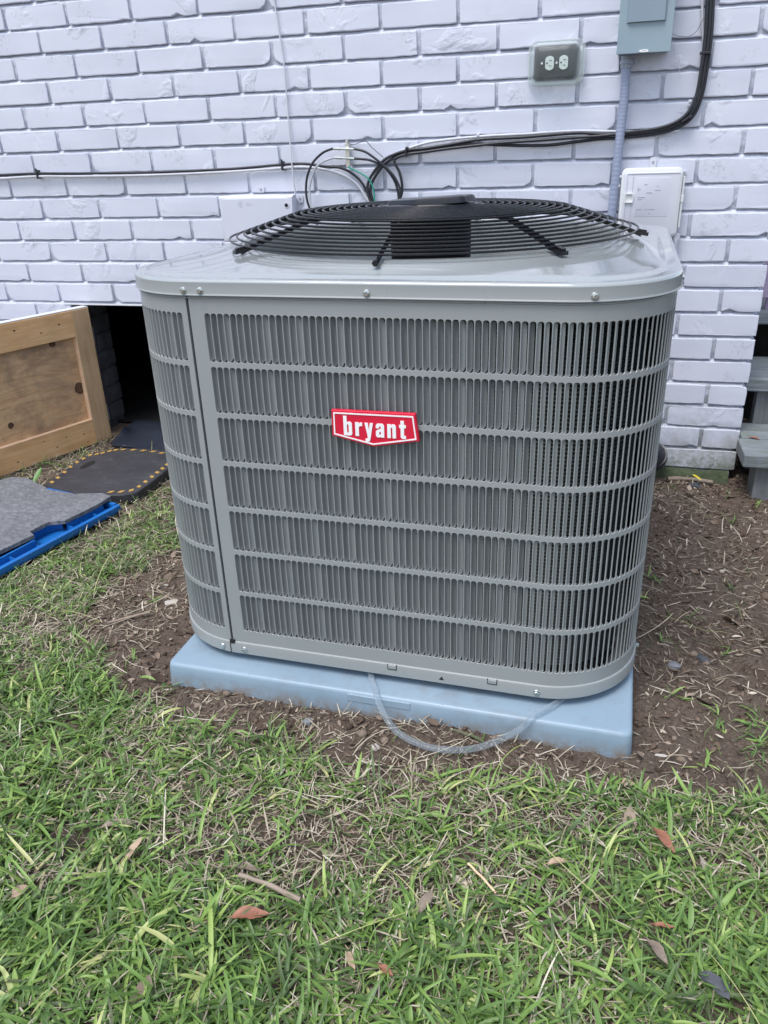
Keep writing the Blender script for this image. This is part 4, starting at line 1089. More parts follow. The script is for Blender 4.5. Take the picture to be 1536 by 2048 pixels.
def tabm(x, z, sx, sz, parent, m, y=-.002):
    mb = MB(); P = rrect(x-sx/2, x+sx/2, z-sz/2, z+sz/2, min(sx, sz)*.28, 3)
    mb.prism(P, 0, .004, .0008, lambda p: (p[0], y-p[2], p[1])); o = mb.build('mounting_tab', m, parent, smooth=30, recalc=True)
    mb = MB(); mb.tube([(x, y-.004, z), (x, y-.0055, z)], .0035, 12); mb.build('screw', M['fit'], o); return o
tabm(.7905-cx, .8395-cz, .022, .018, nid, M['nid']); tabm(.9160-cx, .8110-cz, .016, .022, nid, M['nid'])
# faint embossed emblem: striped globe with two short lines beside it
mb = MB()
for i in range(6):
    z = .8085-i*.0032; hw = math.sqrt(max(0, .0098**2-(z-.8005)**2))
    if hw > .002: mb.add([(.742-hw-cx, -.0533, z-.0009-cz), (.742+hw*(.5+.1*i)-cx, -.0536, z-.0009-cz), (.742+hw*(.5+.1*i)-cx, -.0536, z+.0009-cz), (.742-hw-cx, -.0533, z+.0009-cz)], [(0, 1, 2, 3)])
mb.box(.758-cx, .772-cx, -.0545, -.054, .803-cz, .8045-cz); mb.box(.758-cx, .782-cx, -.0548, -.0544, .7985-cz, .7998-cz)
M['emb'] = mat('embossed_mark', (.46, .47, .54), .5)
mb.build('emblem', M['emb'], cov)

# telephone junction box (right)
cx, cz = 1.925, .785
tel = tag(empty('junction_box', (cx, 0, cz)), 'off-white telephone junction box with hinged cover right of the grey conduit', 'utility box')
wallbox('box_base', M['tel'], tel, 1.853, 1.998, .700, .868, .010, -.022, .012, .002, cx, cz)
cov = wallbox('cover', M['telrim'], tel, 1.8475, 2.003, .698, .8735, -.0225, -.042, .014, .005, cx, cz)
fc = wallbox('cover_face', M['tel'], cov, 1.8535, 1.9975, .706, .862, -.0415, -.0445, .006, .001, cx, cz)
mb = MB(); mb.box(1.8625-cx, 1.8640-cx, -.0454, -.0444, .712-cz, .858-cz); mb.box(1.8775-cx, 1.8790-cx, -.0454, -.0444, .712-cz, .858-cz); mb.box(1.8635-cx, 1.996-cx, -.0456, -.0444, .8585-cz, .8605-cz)
mb.build('moulded_rib', M['emb'], fc)
lb = wallbox('printed_label', M['label'], fc, 1.887, 1.974, .752, .850, -.0444, -.0450, .003, .0002, cx, cz)
mb = MB()
for x0, x1, z in ((1.893, 1.912, .8005), (1.893, 1.905, .7955), (1.893, 1.906, .7705), (1.9155, 1.921, .7705), (1.924, 1.94, .7705), (1.9245, 1.930, .7605), (1.908, 1.915, .8325), (1.940, 1.944, .8285), (1.936, 1.95, .8185), (1.915, 1.93, .812)):
    mb.box(x0-cx, x1-cx, -.0458, -.0451, z-cz, z+.0011-cz)
mb.box(1.892-cx, 1.8945-cx, -.0458, -.0451, .817-cz, .825-cz); mb.box(1.897-cx, 1.8985-cx, -.0458, -.0451, .819-cz, .823-cz)
mb.build('small_print', M['ink'], lb)
mb = MB(); mb.loft([[(x-cx, y, z-cz) for x, z in rrect(a0, a1, b0, b1, .001, 2)] for (a0, a1, b0, b1, y) in ((1.860, 1.882, .788, .812, -.0444), (1.860, 1.882, .788, .812, -.050), (1.8625, 1.8795, .7905, .8095, -.050), (1.8625, 1.8795, .7905, .8095, -.0455))], cap1=True)
mb.build('latch_frame', M['telrim'], cov, recalc=True)
o = tabm(1.926-cx, .8855-cz, .0175, .026, tel, M['tel']); tabm(2.008-cx, .858-cz, .012, .012, tel, M['tel'])
mb = MB(); mb.box(1.836-cx, 1.848-cx, -.036, -.022, .8505-cz, .856-cz); mb.box(1.833-cx, 1.846-cx, -.036, -.022, .828-cz, .8335-cz); mb.box(1.831-cx, 1.839-cx, -.034, -.026, .829-cz, .846-cz)
mb.build('hinge', M['telrim'], tel, bevel=.001)
mb = MB(); mb.box(2.0050-cx, 2.0105-cx, -.030, -.012, .722-cz, .851-cz); mb.box(2.004-cx, 2.012-cx, -.032, -.010, .786-cz, .804-cz); mb.build('side_bar', M['telrim'], tel, bevel=.001)
mb = MB(); mb.tube([(2.0065-cx, -.012, .700-cz), (2.0065-cx, -.030, .698-cz)], .008, 12); mb.tube(spline([(2.000-cx, -.028, .70-cz), (2.004-cx, -.026, .682-cz), (2.006-cx, -.02, .66-cz)], 4), .006, 10)
mb.build('cable_gland', M['nid'], tel, smooth=40)

# disconnect box
cx, cz = 1.872, 1.26
dsc = tag(empty('disconnect_box', (cx, 0, cz)), 'blue-grey metal electrical disconnect box with raised front panel at the top of the wall', 'electrical box')
mb = MB(); mb.box(1.812-cx, 1.933-cx, -.072, .008, 1.141-cz, 1.42-cz); mb.build('enclosure', M['disc'], dsc, bevel=.001)
mb = MB(); X0, X1, Zb, Zt = 1.8085-cx, 1.9365-cx, 1.1365-cz, 1.43-cz
mb.box(X0, X1, -.082, -.0725, Zb, Zt); door_d = mb.build('cover', M['disc'], dsc, bevel=.0012)
mb = MB(); x0, x1, z0, z1 = 1.8325-cx, 1.9150-cx, 1.2035-cz, 1.41-cz
mb.loft([[(x0-.006, -.0822, z0-.002), (x1+.004, -.0822, z0-.002), (x1+.004, -.0822, z1+.002), (x0-.006, -.0822, z1+.002)], [(x0, -.0885, z0), (x1, -.0885, z0), (x1, -.0885, z1), (x0, -.0885, z1)]], cap1=True)
mb.build('raised_panel', M['discp'], door_d, recalc=True)
mb = MB(); mb.tube([(1.8735-cx+.0105*math.cos(t), -.0835, 1.1405-cz-.0018*math.sin(t)) for t in np.linspace(0, 2*PI, 16, endpoint=False)], .0012, 6, closed=True); mb.build('hasp', M['white'], door_d)
# conduit with connector
mb = MB()
cpts = [(1.8385, -.03, 1.1365), (1.8355, -.03, 1.1105), (1.8370, -.03, 1.0366), (1.8345, -.03, .9547), (1.8326, -.03, .8574), (1.8300, -.03, .7434), (1.8295, -.03, .60), (1.83, -.05, .42), (1.80, -.12, .3)]
sp = spline(cpts, 26); rad = [.0118+.0006*math.sin(i*2.2) if i > 4 else .0118 for i in range(len(sp))]
mb.tube(sp, rad, 14); cnd = mb.build('conduit', M['conduit'], smooth=60); tag(cnd, 'grey corrugated electrical conduit running down from the disconnect box', 'conduit')
mb = MB(); mb.tube([(1.8380, -.03, 1.1355), (1.8375, -.03, 1.130), (1.8372, -.03, 1.129), (1.837, -.03, 1.118), (1.8365, -.03, 1.1165), (1.836, -.03, 1.109)], [.0165, .0175, .0150, .0190, .0155, .0145], 12)
f2 = mb.build('connector', M['fit'], cnd, smooth=30)
# outlet with clear bubble cover
cx, cz = 1.6585, 1.132
out = tag(empty('outlet', (cx, 0, cz)), 'outdoor twin power outlet under a clear bubble cover on the brick wall', 'outlet')
wallbox('back_plate', M['gasket'], out, 1.5995, 1.7165, 1.091, 1.1705, .008, -.008, .012, .002, cx, cz)
wallbox('wall_plate', M['gasket'], out, 1.612, 1.708, 1.098, 1.165, -.0085, -.0120, .005, .001, cx, cz)
for x in (1.6405, 1.6765):
    n = 24; P = []
    for i in range(n):
        a = 2*PI*i/n; xx = .0128*math.cos(a); zz = .0165*math.sin(a); xx = max(-.0112, min(.0112, xx*1.15)); P.append((x-cx+xx, 1.1315-cz+zz))
    m = MB(); m.prism(P, 0, .0035, .0006, lambda p: (p[0], -.0122-p[2], p[1])); ro = m.build('receptacle', M['recept'], out, smooth=30, recalc=True)
    m = MB(); m.box(x-cx-.001, x-cx+.0055, -.0168, -.0158, .0055-.0005, .0068-.0005); m.box(x-cx-.001, x-cx+.005, -.0168, -.0158, -.0075, -.0062)
    m.tube([(x-cx-.0065, -.0156, -.0005), (x-cx-.0065, -.0168, -.0005)], .0022, 10); m.build('slot', M['slot'], ro)
mb = MB(); mb.tube([(1.6585-cx, -.012, -.0005), (1.6585-cx, -.0155, -.0005)], .003, 10); mb.tube([(1.6205-cx, -.012, 0), (1.6205-cx, -.0150, 0)], .003, 10); mb.build('plate_screw', M['steel'], out)
fo = rrect(1.5845-cx, 1.7315-cx, 1.0785-cz, 1.1845-cz, .024, 8); fi = rrect(1.5955-cx, 1.7155-cx, 1.0865-cz, 1.1775-cz, .018, 8); mb = MB()
mb.loft([[(x, -.0085, z) for x, z in fo], [(x, -.0150, z) for x, z in fo], [(x*.99, -.0162, z*.99) for x, z in fo], [(x, -.0162, z) for x, z in fi], [(x, -.0085, z) for x, z in fi]])
fl = mb.build('cover_flange', M['flange'], out, smooth=50, recalc=True)
P0 = rrect(1.5945-cx, 1.7165-cx, 1.0855-cz, 1.1785-cz, .018, 8); mb = MB()
def lp2(d, y, dz=0): return [((abs(x)-d)*(1 if x > 0 else -1), y, (abs(z)-d)*(1 if z > 0 else -1)+dz) for x, z in P0]
mb.loft([lp2(0, -.0165), lp2(.002, -.038), lp2(.007, -.052, -.004), lp2(.020, -.060, -.012)], cap1=True)
mb.build('bubble_cover', M['clear'], out, smooth=50, recalc=True)
mb = MB()
for z in (1.0825, 1.1805): mb.box(1.60-cx, 1.712-cx, -.019, -.0162, z-cz-.0012, z-cz+.0012)
for x in (1.5895, 1.7240): mb.box(x-cx-.0012, x-cx+.0012, -.019, -.0162, 1.10-cz, 1.165-cz)
mb.tube([(1.7185-cx, -.0162, 1.0905-cz), (1.7185-cx, -.022, 1.0905-cz)], .006, 14); mb.build('cover_rib', M['flange'], out)

# cables
def cable(name, xz, y, r, m, label, group=None, ys=None, cat='cable'):
    pts = [(x, (ys[i] if ys else y), z) for i, (x, z) in enumerate(xz)]
    mb = MB(); mb.tube(spline(pts, 7), r, 9); o = mb.build(name, m, smooth=60); tag(o, label, cat, group); return o
CA = [(2.0182, 1.4), (2.0182, 1.2869), (2.0252, 1.1826), (2.0258, 1.107), (2.0209, 1.0348), (1.9987, .99), (1.9464, .9651), (1.8595, .9562), (1.7825, .9589), (1.7172, .9635), (1.5846, .9582), (1.4614, .956), (1.3773, .9461), (1.3058, .9381), (1.252, .9345), (1.1941, .9166), (1.1619, .8898), (1.1388, .8595), (1.1324, .8326), (1.1417, .7996), (1.17, .74)]
CB = [(2.028, 1.4), (2.025, 1.2865), (2.0322, 1.1822), (2.0325, 1.1012), (2.0262, 1.0312), (2.0054, .9851), (1.952, .959), (1.8627, .949), (1.7835, .9468), (1.7187, .9416), (1.6528, .9363), (1.5855, .9371), (1.5171, .9405), (1.4337, .9456), (1.3773, .9397), (1.3057, .9329), (1.2519, .9293), (1.2029, .9112), (1.1754, .8908), (1.1485, .8566), (1.1399, .8297), (1.1478, .7995), (1.17, .74)]
CC = [(2.009, 1.4), (2.009, 1.2876), (2.017, 1.1831), (2.0175, 1.1074), (2.0123, 1.0363), (1.991, .9937), (1.9409, .97), (1.8541, .96), (1.7829, .954), (1.718, .9525), (1.6521, .9498), (1.5169, .9455), (1.3773, .9359), (1.3057, .9291), (1.2518, .9242), (1.2177, .9108), (1.2316, .8775), (1.2383, .844), (1.2346, .8145), (1.2223, .8011)]
CW = [(1.9999, 1.4), (1.9999, 1.2883), (2.0112, 1.1834), (2.033, 1.1066), (2.0326, 1.0735), (2.0238, 1.0313), (2.0074, .9885), (1.9585, .967), (1.8615, .9621), (1.7169, .9683), (1.5843, .9656), (1.4612, .9635), (1.3203, .9542), (1.2329, .9325), (1.1881, .9142), (1.157, .8792), (1.1435, .8432), (1.1448, .7996), (1.16, .74)]
gcb = 'cables bundled along the right of the wall'
cable('black_cable', CA, -.020, .0042, M['cable'], 'upper black cable of the bundle running from top right to the splitter', gcb)
cable('black_cable', CB, -.016, .0042, M['cable'], 'lower black cable of the bundle, sagging apart from the others left of the conduit', gcb)
cable('black_cable', CC, -.025, .0040, M['cable'], 'middle black cable of the bundle, ending in a loop beside the splitter', gcb)
cable('white_cable', CW, -.0095, .0036, M['wcable'], 'white cable running behind the black bundle from the top right', gcb)
gcl = 'coax jumpers looping from the splitter'
cable('coax_jumper', [(1.1025, .9429), (1.1263, .9382), (1.1469, .9285), (1.1847, .9011), (1.2166, .8712), (1.2337, .8401), (1.2356, .8178), (1.2282, .7983), (1.20, .77)], -.040, .0034, M['cable'], 'black coax loop leaving the right end of the upper splitter barrel', gcl)
cable('coax_jumper', [(1.0998, .9179), (1.1253, .9159), (1.1507, .9112), (1.1889, .8931), (1.2134, .8646), (1.2261, .8335), (1.2282, .7983), (1.21, .77)], -.034, .0034, M['cable'], 'black coax loop leaving the right end of the lower splitter barrel', gcl)
cable('coax_jumper', [(1.0405, .9464), (1.0086, .9364), (.9766, .9119), (.9564, .8772), (.9486, .8409), (.9497, .8096), (.9577, .7828), (.98, .74)], -.040, .0034, M['cable'], 'black coax loop leaving the left end of the upper splitter barrel', gcl)
cable('coax_jumper', [(1.0375, .9223), (1.0046, .9125), (.9785, .8943), (.9637, .8633), (.9569, .8359), (.9578, .8052), (.9657, .7826), (.99, .74)], -.034, .0034, M['wcable'], 'white coax loop leaving the left end of the lower splitter barrel', gcl)
LB = [(-.9, .905), (-.2381, .903), (-.1209, .9019), (.0172, .9032), (.1617, .8998), (.4295, .8964), (.6683, .8992), (.7837, .9033), (.8709, .9079), (.9404, .908), (1.0006, .8998), (1.0557, .8924), (1.0944, .8713), (1.1177, .8465), (1.1318, .8197), (1.1416, .7969), (1.15, .75)]
LWc = [(-.9, .894), (-.2413, .8924), (-.1238, .8913), (.015, .8943), (.1597, .891), (.4281, .8886), (.6673, .8915), (.7828, .895), (.87, .8984), (.9397, .8993), (1.0, .8911), (1.0503, .8777), (1.0876, .8579), (1.1096, .8358), (1.1238, .8123), (1.1354, .7942), (1.14, .75)]
cable('black_cable', LB, -.012, .0036, M['cable'], 'long black cable running left across the wall from the splitter')
cable('white_cable', LWc, -.012, .0040, M['wcable'], 'long white cable running left across the wall just under a black one')
cable('ground_wire', [(1.0789, .8958), (1.1102, .8817), (1.139, .8636), (1.1523, .837), (1.1561, .7966), (1.16, .75)], -.030, .0021, M['green'], 'green ground wire hanging from the splitter bracket', cat='wire')
cable('thin_wire', [(1.0806, .9579), (1.1031, .9559), (1.1334, .9628), (1.152, .9453), (1.1853, .9182)], -.026, .0010, M['cable'], 'thin black wire arching right from the top of the splitter bracket', cat='wire')
cable('drop_wire', [(.874, 1.5), (.8782, 1.3686), (.881, 1.3222), (.8961, 1.1652), (.898, .9994), (.9028, .8921), (.9055, .792), (.9002, .7087)], 0, .0023, M['wcable'], 'thin grey-white wire hanging straight down the wall to the network box', ys=[-.008, -.008, -.008, -.009, -.011, -.020, -.016, -.016], cat='wire')
cable('loose_wire', [(1.9402, 1.1791), (1.9587, 1.1726), (1.9822, 1.1723), (1.9983, 1.1842), (2.0073, 1.2049), (2.0159, 1.2096)], -.022, .0006, M['cable'], 'hair-thin wire sagging between the disconnect box and the cable bundle', cat='wire')
cable('loose_wire', [(1.9429, 1.166), (1.9502, 1.1439), (1.9637, 1.1102), (1.9713, 1.0765)], -.014, .0006, M['wcable'], 'hair-thin wire dangling below the right corner of the disconnect box', cat='wire')
# splitter
spx, spz = 1.0755, .93
sp_ = tag(empty('coax_splitter', (spx, 0, spz)), 'metal coax ground block with two barrels on a small upright bracket', 'splitter')
mb = MB(); mb.box(-.0030, .0030, -.016, -.004, -.036, .038); mb.box(-.006, .006, -.019, -.016, -.034, .030); mb.build('bracket', M['steel'], sp_, bevel=.0008)
for (z0, z1, y) in ((.0161, .0121, -.040), (-.0077, -.0128, -.034)):
    mb = MB(); x0, x1 = 1.038-spx, 1.1045-spx
    f = lambda t: (x0+(x1-x0)*t, y, z0+(z1-z0)*t)
    T = [0, .06, .061, .24, .241, .36, .361, .64, .641, .76, .761, .94, .941, 1]
    Rr = [.0030, .0030, .0040, .0040, .0049, .0049, .0036, .0036, .0049, .0049, .0040, .0040, .0030, .0030]
    mb.tube([f(t) for t in T], Rr, 10); mb.box(-.006, .006, y+.001, -.015, min(z0, z1)-.001, max(z0, z1)+.001)
    mb.build('barrel', M['steel'], sp_, smooth=35)
mb = MB(); mb.tube([(0, -.018, .034), (0, -.026, .034)], .0035, 6); mb.tube([(0, -.018, -.032), (0, -.026, -.032)], .0035, 6); mb.build('screw', M['steel'], sp_)
# cable clips and ties
for i, (x, z, lab) in enumerate(((.0176, .899, 'black cable clip near the left edge of the wall'), (.8693, .9030, 'black cable clip beside the thin hanging wire'), (1.252, .931, 'black cable tie where the bundle meets the coax loops'),
                          (2.0236, 1.1333, 'black cable tie high on the vertical part of the bundle'), (1.9972, .9873, 'black cable tie on the bend of the bundle'))):
    mb = MB(); vert = x > 1.99
    if x < .95:
        mb.box(-.003, .003, -.019, -.0, -.012, .014); mb.tube([(0, -.014, .013), (.001, -.022, .019)], .0028, 8)
    else:
        R = Matrix.Rotation({2: .2, 3: PI/2+.05, 4: PI/4+.25}[i], 4, 'Y')
        mb.box(-.0028, .0028, -.0305, -.006, -.013, .013, R); mb.box(-.003, .003, -.0335, -.030, .004, .010, R)
    tag(mb.build('cable_clip', M['cable'], bevel=.0008, loc=(x, 0, z)), lab, 'cable clip', 'clips and ties holding the cables')
for x, z, lab in ((1.4544, .9640, 'small white cable clip above the middle of the cable bundle'), (2.0015, 1.0235, 'small white cable clip beside the bend of the bundle')):
    mb = MB(); mb.box(-.0045, .0045, -.012, .0, -.008, .008); mb.tube([(0, -.010, .003), (0, -.0155, .003)], .003, 8)
    tag(mb.build('cable_clip', M['nid'], bevel=.001, loc=(x, 0, z)), lab, 'cable clip', 'clips and ties holding the cables')

# ------------------------------------------------------------------ vegetation and litter (what nobody could count)
def free(x, y):
    ok = np.ones(np.shape(x), bool)
    for P in BLOCK: ok &= ~in_poly(x, y, P)
    ok &= ~((y > -.006) & ~((x > 2.25)))
    return ok
def in_dirt(x, y): return dirtness(x, y) > .5
BARE = [(1.43, -1.60, .14, .06), (1.30, -1.635, .12, .04), (1.60, -1.50, .16, .03), (1.85, -1.47, .10, .03), (1.75, -1.60, .07, .03), (1.85, -1.75, .06, .03), (1.22, -1.56, .06, .03), (1.10, -1.77, .05, .03), (1.30, -1.70, .06, .03), (.66, -1.16, .08, .05), (1.62, -1.66, .05, .03), (2.05, -1.50, .08, .03)]
def green_density(x, y):
    d = np.clip(1.5*fbm(x, y, 7, 4, 5)+.10, .25, 1.25)
    for bx, by, rx, ry in BARE: d = d*(1-.88*np.exp(-(((x-bx)/rx)**2+((y-by)/ry)**2)))
    d = d*np.where(y < -1.72, 1.35, 1)
    d = np.where(in_dirt(x, y), .012, d)
    tuft = np.exp(-(((x-2.28)/.13)**2+((y+1.22)/.07)**2))*.5; d = np.maximum(d, tuft)
    tuft = np.exp(-(((x-1.22)/.12)**2+((y+1.44)/.03)**2))*.8; d = np.maximum(d, tuft)
    d = d*np.where(y > -.55, .35, 1)*np.where((y > -1.0) & (x < .95), .62, 1)
    d = d*np.where(np.hypot(x-1.5, y+1.4) > 1.5, .5, 1)
    return d
def samp(n, dens, box):
    x = rng.uniform(box[0], box[1], n); y = rng.uniform(box[2], box[3], n)
    k = (rng.random(n) < dens(x, y)) & free(x, y); return x[k], y[k]
def ribbons(name, x, y, z, az, L, Wd, el, curl, tint, m, nseg=5, fold=.25, bend=0., kind='stuff', label='', wprof='leaf', cat='grass', twist=0.):
    n = len(x); t = np.linspace(0, 1, nseg+1)
    if wprof == 'leaf': wp = np.minimum(1, .45+2.4*t)*np.sqrt(np.maximum(0, 1-t**2.2)); wp[-1] = .03
    else: wp = np.full(nseg+1, 1.); wp[-1] = .35; wp[0] = .6
    px = np.zeros((n, nseg+1)); py = px.copy(); pz = px.copy(); cx_, cy_, cz_ = x.copy(), y.copy(), z.copy(); ds = L/nseg
    V = np.zeros((n, nseg+1, 3, 3)); 
    for k in range(nseg+1):
        e = el-curl*t[k]; a = az+bend*t[k]
        if k > 0: cx_ = cx_+np.cos(e)*np.cos(a)*ds; cy_ = cy_+np.cos(e)*np.sin(a)*ds; cz_ = cz_+np.sin(e)*ds
        gz_ = cz_
        w = Wd*wp[k]*.5; tw = twist*t[k] if np.ndim(twist) else 0.
        sx, sy = -np.sin(a), np.cos(a); ct, s_t = np.cos(tw), np.sin(tw)
        V[:, k, 0] = np.stack([cx_-sx*w*ct, cy_-sy*w*ct, gz_-w*s_t], -1); V[:, k, 2] = np.stack([cx_+sx*w*ct, cy_+sy*w*ct, gz_+w*s_t], -1)
        V[:, k, 1] = np.stack([cx_, cy_, gz_-w*fold*2], -1)
    # never dip through the soil
    g = gheight(V[..., 1, 0].ravel(), V[..., 1, 1].ravel()).reshape(n, nseg+1)+.0015
    lift = np.maximum(0, g-V[..., 1, 2]); V[..., 2] += lift[..., None]
    me = bpy.data.meshes.new(name); me.vertices.add(n*(nseg+1)*3); me.vertices.foreach_set('co', V.ravel().astype(np.float32))
    base = (np.arange(n)*(nseg+1)*3)[:, None, None]+(np.arange(nseg)*3)[None, :, None]
    q1 = base+np.array([0, 1, 4, 3]); q2 = base+np.array([1, 2, 5, 4])
    fill_faces(me, np.concatenate([q1.reshape(-1, 4), q2.reshape(-1, 4)]))
    at = me.attributes.new('tint', 'FLOAT', 'POINT')
    tt = np.repeat(np.clip(tint, 0, 1)[:, None], (nseg+1)*3, 1); at.data.foreach_set('value', tt.ravel().astype(np.float32))
    me.shade_smooth(); me.materials.append(m); o = link(name, me); tag(o, label, cat, kind=kind); return o
# crabgrass clumps
VB = (-.35, 2.75, -2.25, .25)
cxx, cyy = samp(30000, lambda x, y: green_density(x, y)*.82, VB)
X, Y, AZ, LL, WW, EL, CU, TI, ZZ_ = [], [], [], [], [], [], [], [], []
for x, y in zip(cxx, cyy):
    n = rng.integers(3, 9); a0 = rng.uniform(0, 2*PI); sc_ = rng.uniform(.6, 1.25)*(.75 if y > -1.3 else (1.18 if y < -1.72 else 1)); tc = rng.normal(.50, .17)
    lean = rng.uniform(0, 2*PI)
    for k in range(n):
        a = a0+2*PI*k/n+rng.normal(0, .5)
        X.append(x+rng.normal(0, .005)); Y.append(y+rng.normal(0, .005)); AZ.append(a); LL.append(abs(rng.normal(.029, .015))*sc_+.009); WW.append(abs(rng.normal(.0031, .0013))*sc_+.0011)
        EL.append(rng.uniform(.15, 1.15)); CU.append(rng.uniform(.2, 1.5)); TI.append(tc+rng.normal(0, .13)+(.12 if rng.random() < .12 else 0))
X, Y = np.array(X), np.array(Y); k = free(X, Y); f = lambda a: np.array(a)[k]
X, Y = X[k], Y[k]
ribbons('grass', X, Y, gheight(X, Y)+rng.uniform(0, .010, len(X)), f(AZ), f(LL), f(WW), f(EL), f(CU), f(TI), M['grass'], 5, .22, rng.normal(0, .5, len(X)), label='patchy green crabgrass growing over the yard', twist=rng.normal(0, .6, len(X)))
print('leaves', len(X))
# fine green blades
x, y = samp(85000, lambda x, y: np.clip(green_density(x, y)*.9, 0, 1), VB); n = len(x)
ribbons('fine_grass', x, y, gheight(x, y)+rng.uniform(0, .006, n), rng.uniform(0, 2*PI, n), np.abs(rng.normal(.032, .015, n))+.010, rng.uniform(.0010, .0026, n), rng.uniform(.1, 1.2, n), rng.uniform(.2, 1.4, n), rng.normal(.36, .26, n), M['grass'], 3, .15, rng.normal(0, .6, n), label='short fine green blades among the crabgrass')
# broader short leaves
x, y = samp(7000, lambda x, y: np.clip(green_density(x, y)*.8, 0, 1)*(y < -1.1), VB); n = len(x)
ribbons('broad_grass', x, y, gheight(x, y)+rng.uniform(.004, .016, n), rng.uniform(0, 2*PI, n), rng.uniform(.016, .042, n), rng.uniform(.0045, .0085, n), rng.uniform(-.1, .9, n), rng.uniform(.1, 1.3, n), np.clip(rng.normal(.55, .16, n), 0, 1), M['grass'], 5, .12, rng.normal(0, .5, n), label='broad short leaves of crabgrass near the camera', twist=rng.normal(0, .5, n))
# long runners with seed stems
x, y = samp(900, lambda x, y: np.clip(green_density(x, y)*.35, 0, 1), VB); n = len(x)
ribbons('grass_runner', x, y, gheight(x, y)+.012, rng.uniform(0, 2*PI, n), rng.uniform(.07, .20, n), rng.uniform(.0010, .0017, n), rng.uniform(.1, .5, n), rng.uniform(.3, 1.0, n), rng.normal(.88, .15, n), M['grass'], 8, .1, rng.normal(0, .9, n), wprof='strip', label='long pale grass runners and seed stems')
# straw
def straw_d(x, y):
    d = .36+.9*(fbm(x, y, 9, 3, 61)-.5)
    d = np.where(in_dirt(x, y), .06+.45*(fbm(x, y, 6, 3, 77)-.38), d)
    for bx, by, rx, ry in BARE: d = d+.9*np.exp(-(((x-bx)/rx/1.3)**2+((y-by)/ry/1.3)**2))
    d = d+.35*((x < .95) & (y > -1.3))
    near = np.exp(-((y+1.42)/.09)**2)*(x > 1.0)*.45; d = d+near
    return np.clip(d, 0, 1)
x, y = samp(125000, straw_d, VB); n = len(x)
ribbons('dry_grass', x, y, gheight(x, y)+rng.uniform(0, .016, n)*(~in_dirt(x, y))+rng.uniform(0, .003, n), rng.uniform(0, 2*PI, n), np.abs(rng.normal(.016, .012, n))+.005, rng.uniform(.0007, .0026, n), rng.uniform(-.1, .55, n), rng.uniform(-.1, .6, n), rng.normal(.48, .24, n), M['straw'], 3, .1, rng.normal(0, .35, n), wprof='strip', label='dry straw and dead grass scattered over the soil', cat='straw')
x, y = samp(2600, lambda x, y: straw_d(x, y)*.6, VB); n = len(x)
ribbons('dry_stalk', x, y, gheight(x, y)+rng.uniform(0, .012, n), rng.uniform(0, 2*PI, n), rng.uniform(.04, .13, n), rng.uniform(.0012, .0024, n), rng.uniform(-.05, .3, n), rng.uniform(-.1, .5, n), rng.normal(.75, .2, n), M['straw'], 6, .1, rng.normal(0, .7, n), wprof='strip', label='longer pale dead grass stalks lying on the ground', cat='straw')
# bits of leaf and bark
def lit_d(x, y):
    d = np.where(in_dirt(x, y), .65+.9*(fbm(x, y, 5, 3, 91)-.5), .12)
    d = d+.5*np.exp(-((y+.12)/.2)**2)*(x > 1.9)
    return np.clip(d, 0, 1)
x, y = samp(42000, lit_d, (-.3, 3.2, -2.1, .6)); n = len(x)
Lr = np.abs(rng.normal(.007, .005, n))+.002; big = rng.random(n) < .035; Lr[big] *= 2.6
ribbons('leaf_litter', x, y, gheight(x, y)+rng.uniform(.0, .004, n), rng.uniform(0, 2*PI, n), Lr, Lr*rng.uniform(.18, .7, n), rng.uniform(-.25, .6, n), rng.uniform(-.9, 1.0, n), np.clip(rng.beta(1.6, 2.6, n), 0, 1), M['litter'], 3, .2, rng.normal(0, .5, n), label='brown scraps of leaves and bark mulch on the soil', cat='leaf litter', twist=rng.normal(0, .8, n))
# clods and pebbles
ico = bmesh.new(); bmesh.ops.create_icosphere(ico, subdivisions=1, radius=1.); iv_ = np.array([v.co[:] for v in ico.verts]); ifa = np.array([[v.index for v in f.verts] for f in ico.faces]); ico.free()
ico2 = bmesh.new(); bmesh.ops.create_icosphere(ico2, subdivisions=2, radius=1.); iv2 = np.array([v.co[:] for v in ico2.verts]); if2 = [tuple(v.index for v in f.verts) for f in ico2.faces]; ico2.free()
def clod_d(x, y):
    d = np.where(in_dirt(x, y), .5+.9*(fbm(x, y, 8, 3, 21)-.5), .05)
    d = d+.9*np.exp(-((y+1.352)/.018)**2)*((x > 1.04) & (x < 1.95)); return np.clip(d, 0, 1)
x, y = samp(70000, clod_d, (-.1, 3.0, -1.75, .3)); n = len(x)
rr = np.abs(rng.normal(0, .0024, n))+.0009; big = rng.random(n) < .015; rr[big] *= 2.3
jit = 1+rng.uniform(-.32, .32, (n, len(iv_), 1)); sc3 = rng.uniform(.6, 1.25, (n, 1, 3)); sc3[:, :, 2] *= .7
th = rng.uniform(0, 2*PI, n)
V = iv_[None]*jit*sc3*rr[:, None, None]; c_, s_ = np.cos(th)[:, None], np.sin(th)[:, None]
V = np.stack([V[..., 0]*c_-V[..., 1]*s_, V[..., 0]*s_+V[..., 1]*c_, V[..., 2]], -1)
V = V+np.stack([x, y, gheight(x, y)+rr*.25], -1)[:, None]
me = bpy.data.meshes.new('soil_clods'); me.vertices.add(n*len(iv_)); me.vertices.foreach_set('co', V.ravel().astype(np.float32))
fill_faces(me, (ifa[None]+(np.arange(n)*len(iv_))[:, None, None]).reshape(-1, 3))
at = me.attributes.new('tint', 'FLOAT', 'POINT'); tt = np.clip(rng.beta(2, 2.6, n)+(rng.random(n) < .02)*.5, 0, 1)
at.data.foreach_set('value', np.repeat(tt, len(iv_)).astype(np.float32)); me.materials.append(M['clod'])
tag(link('soil_clods', me), 'small crumbs of soil and pebbles', 'soil', kind='stuff')

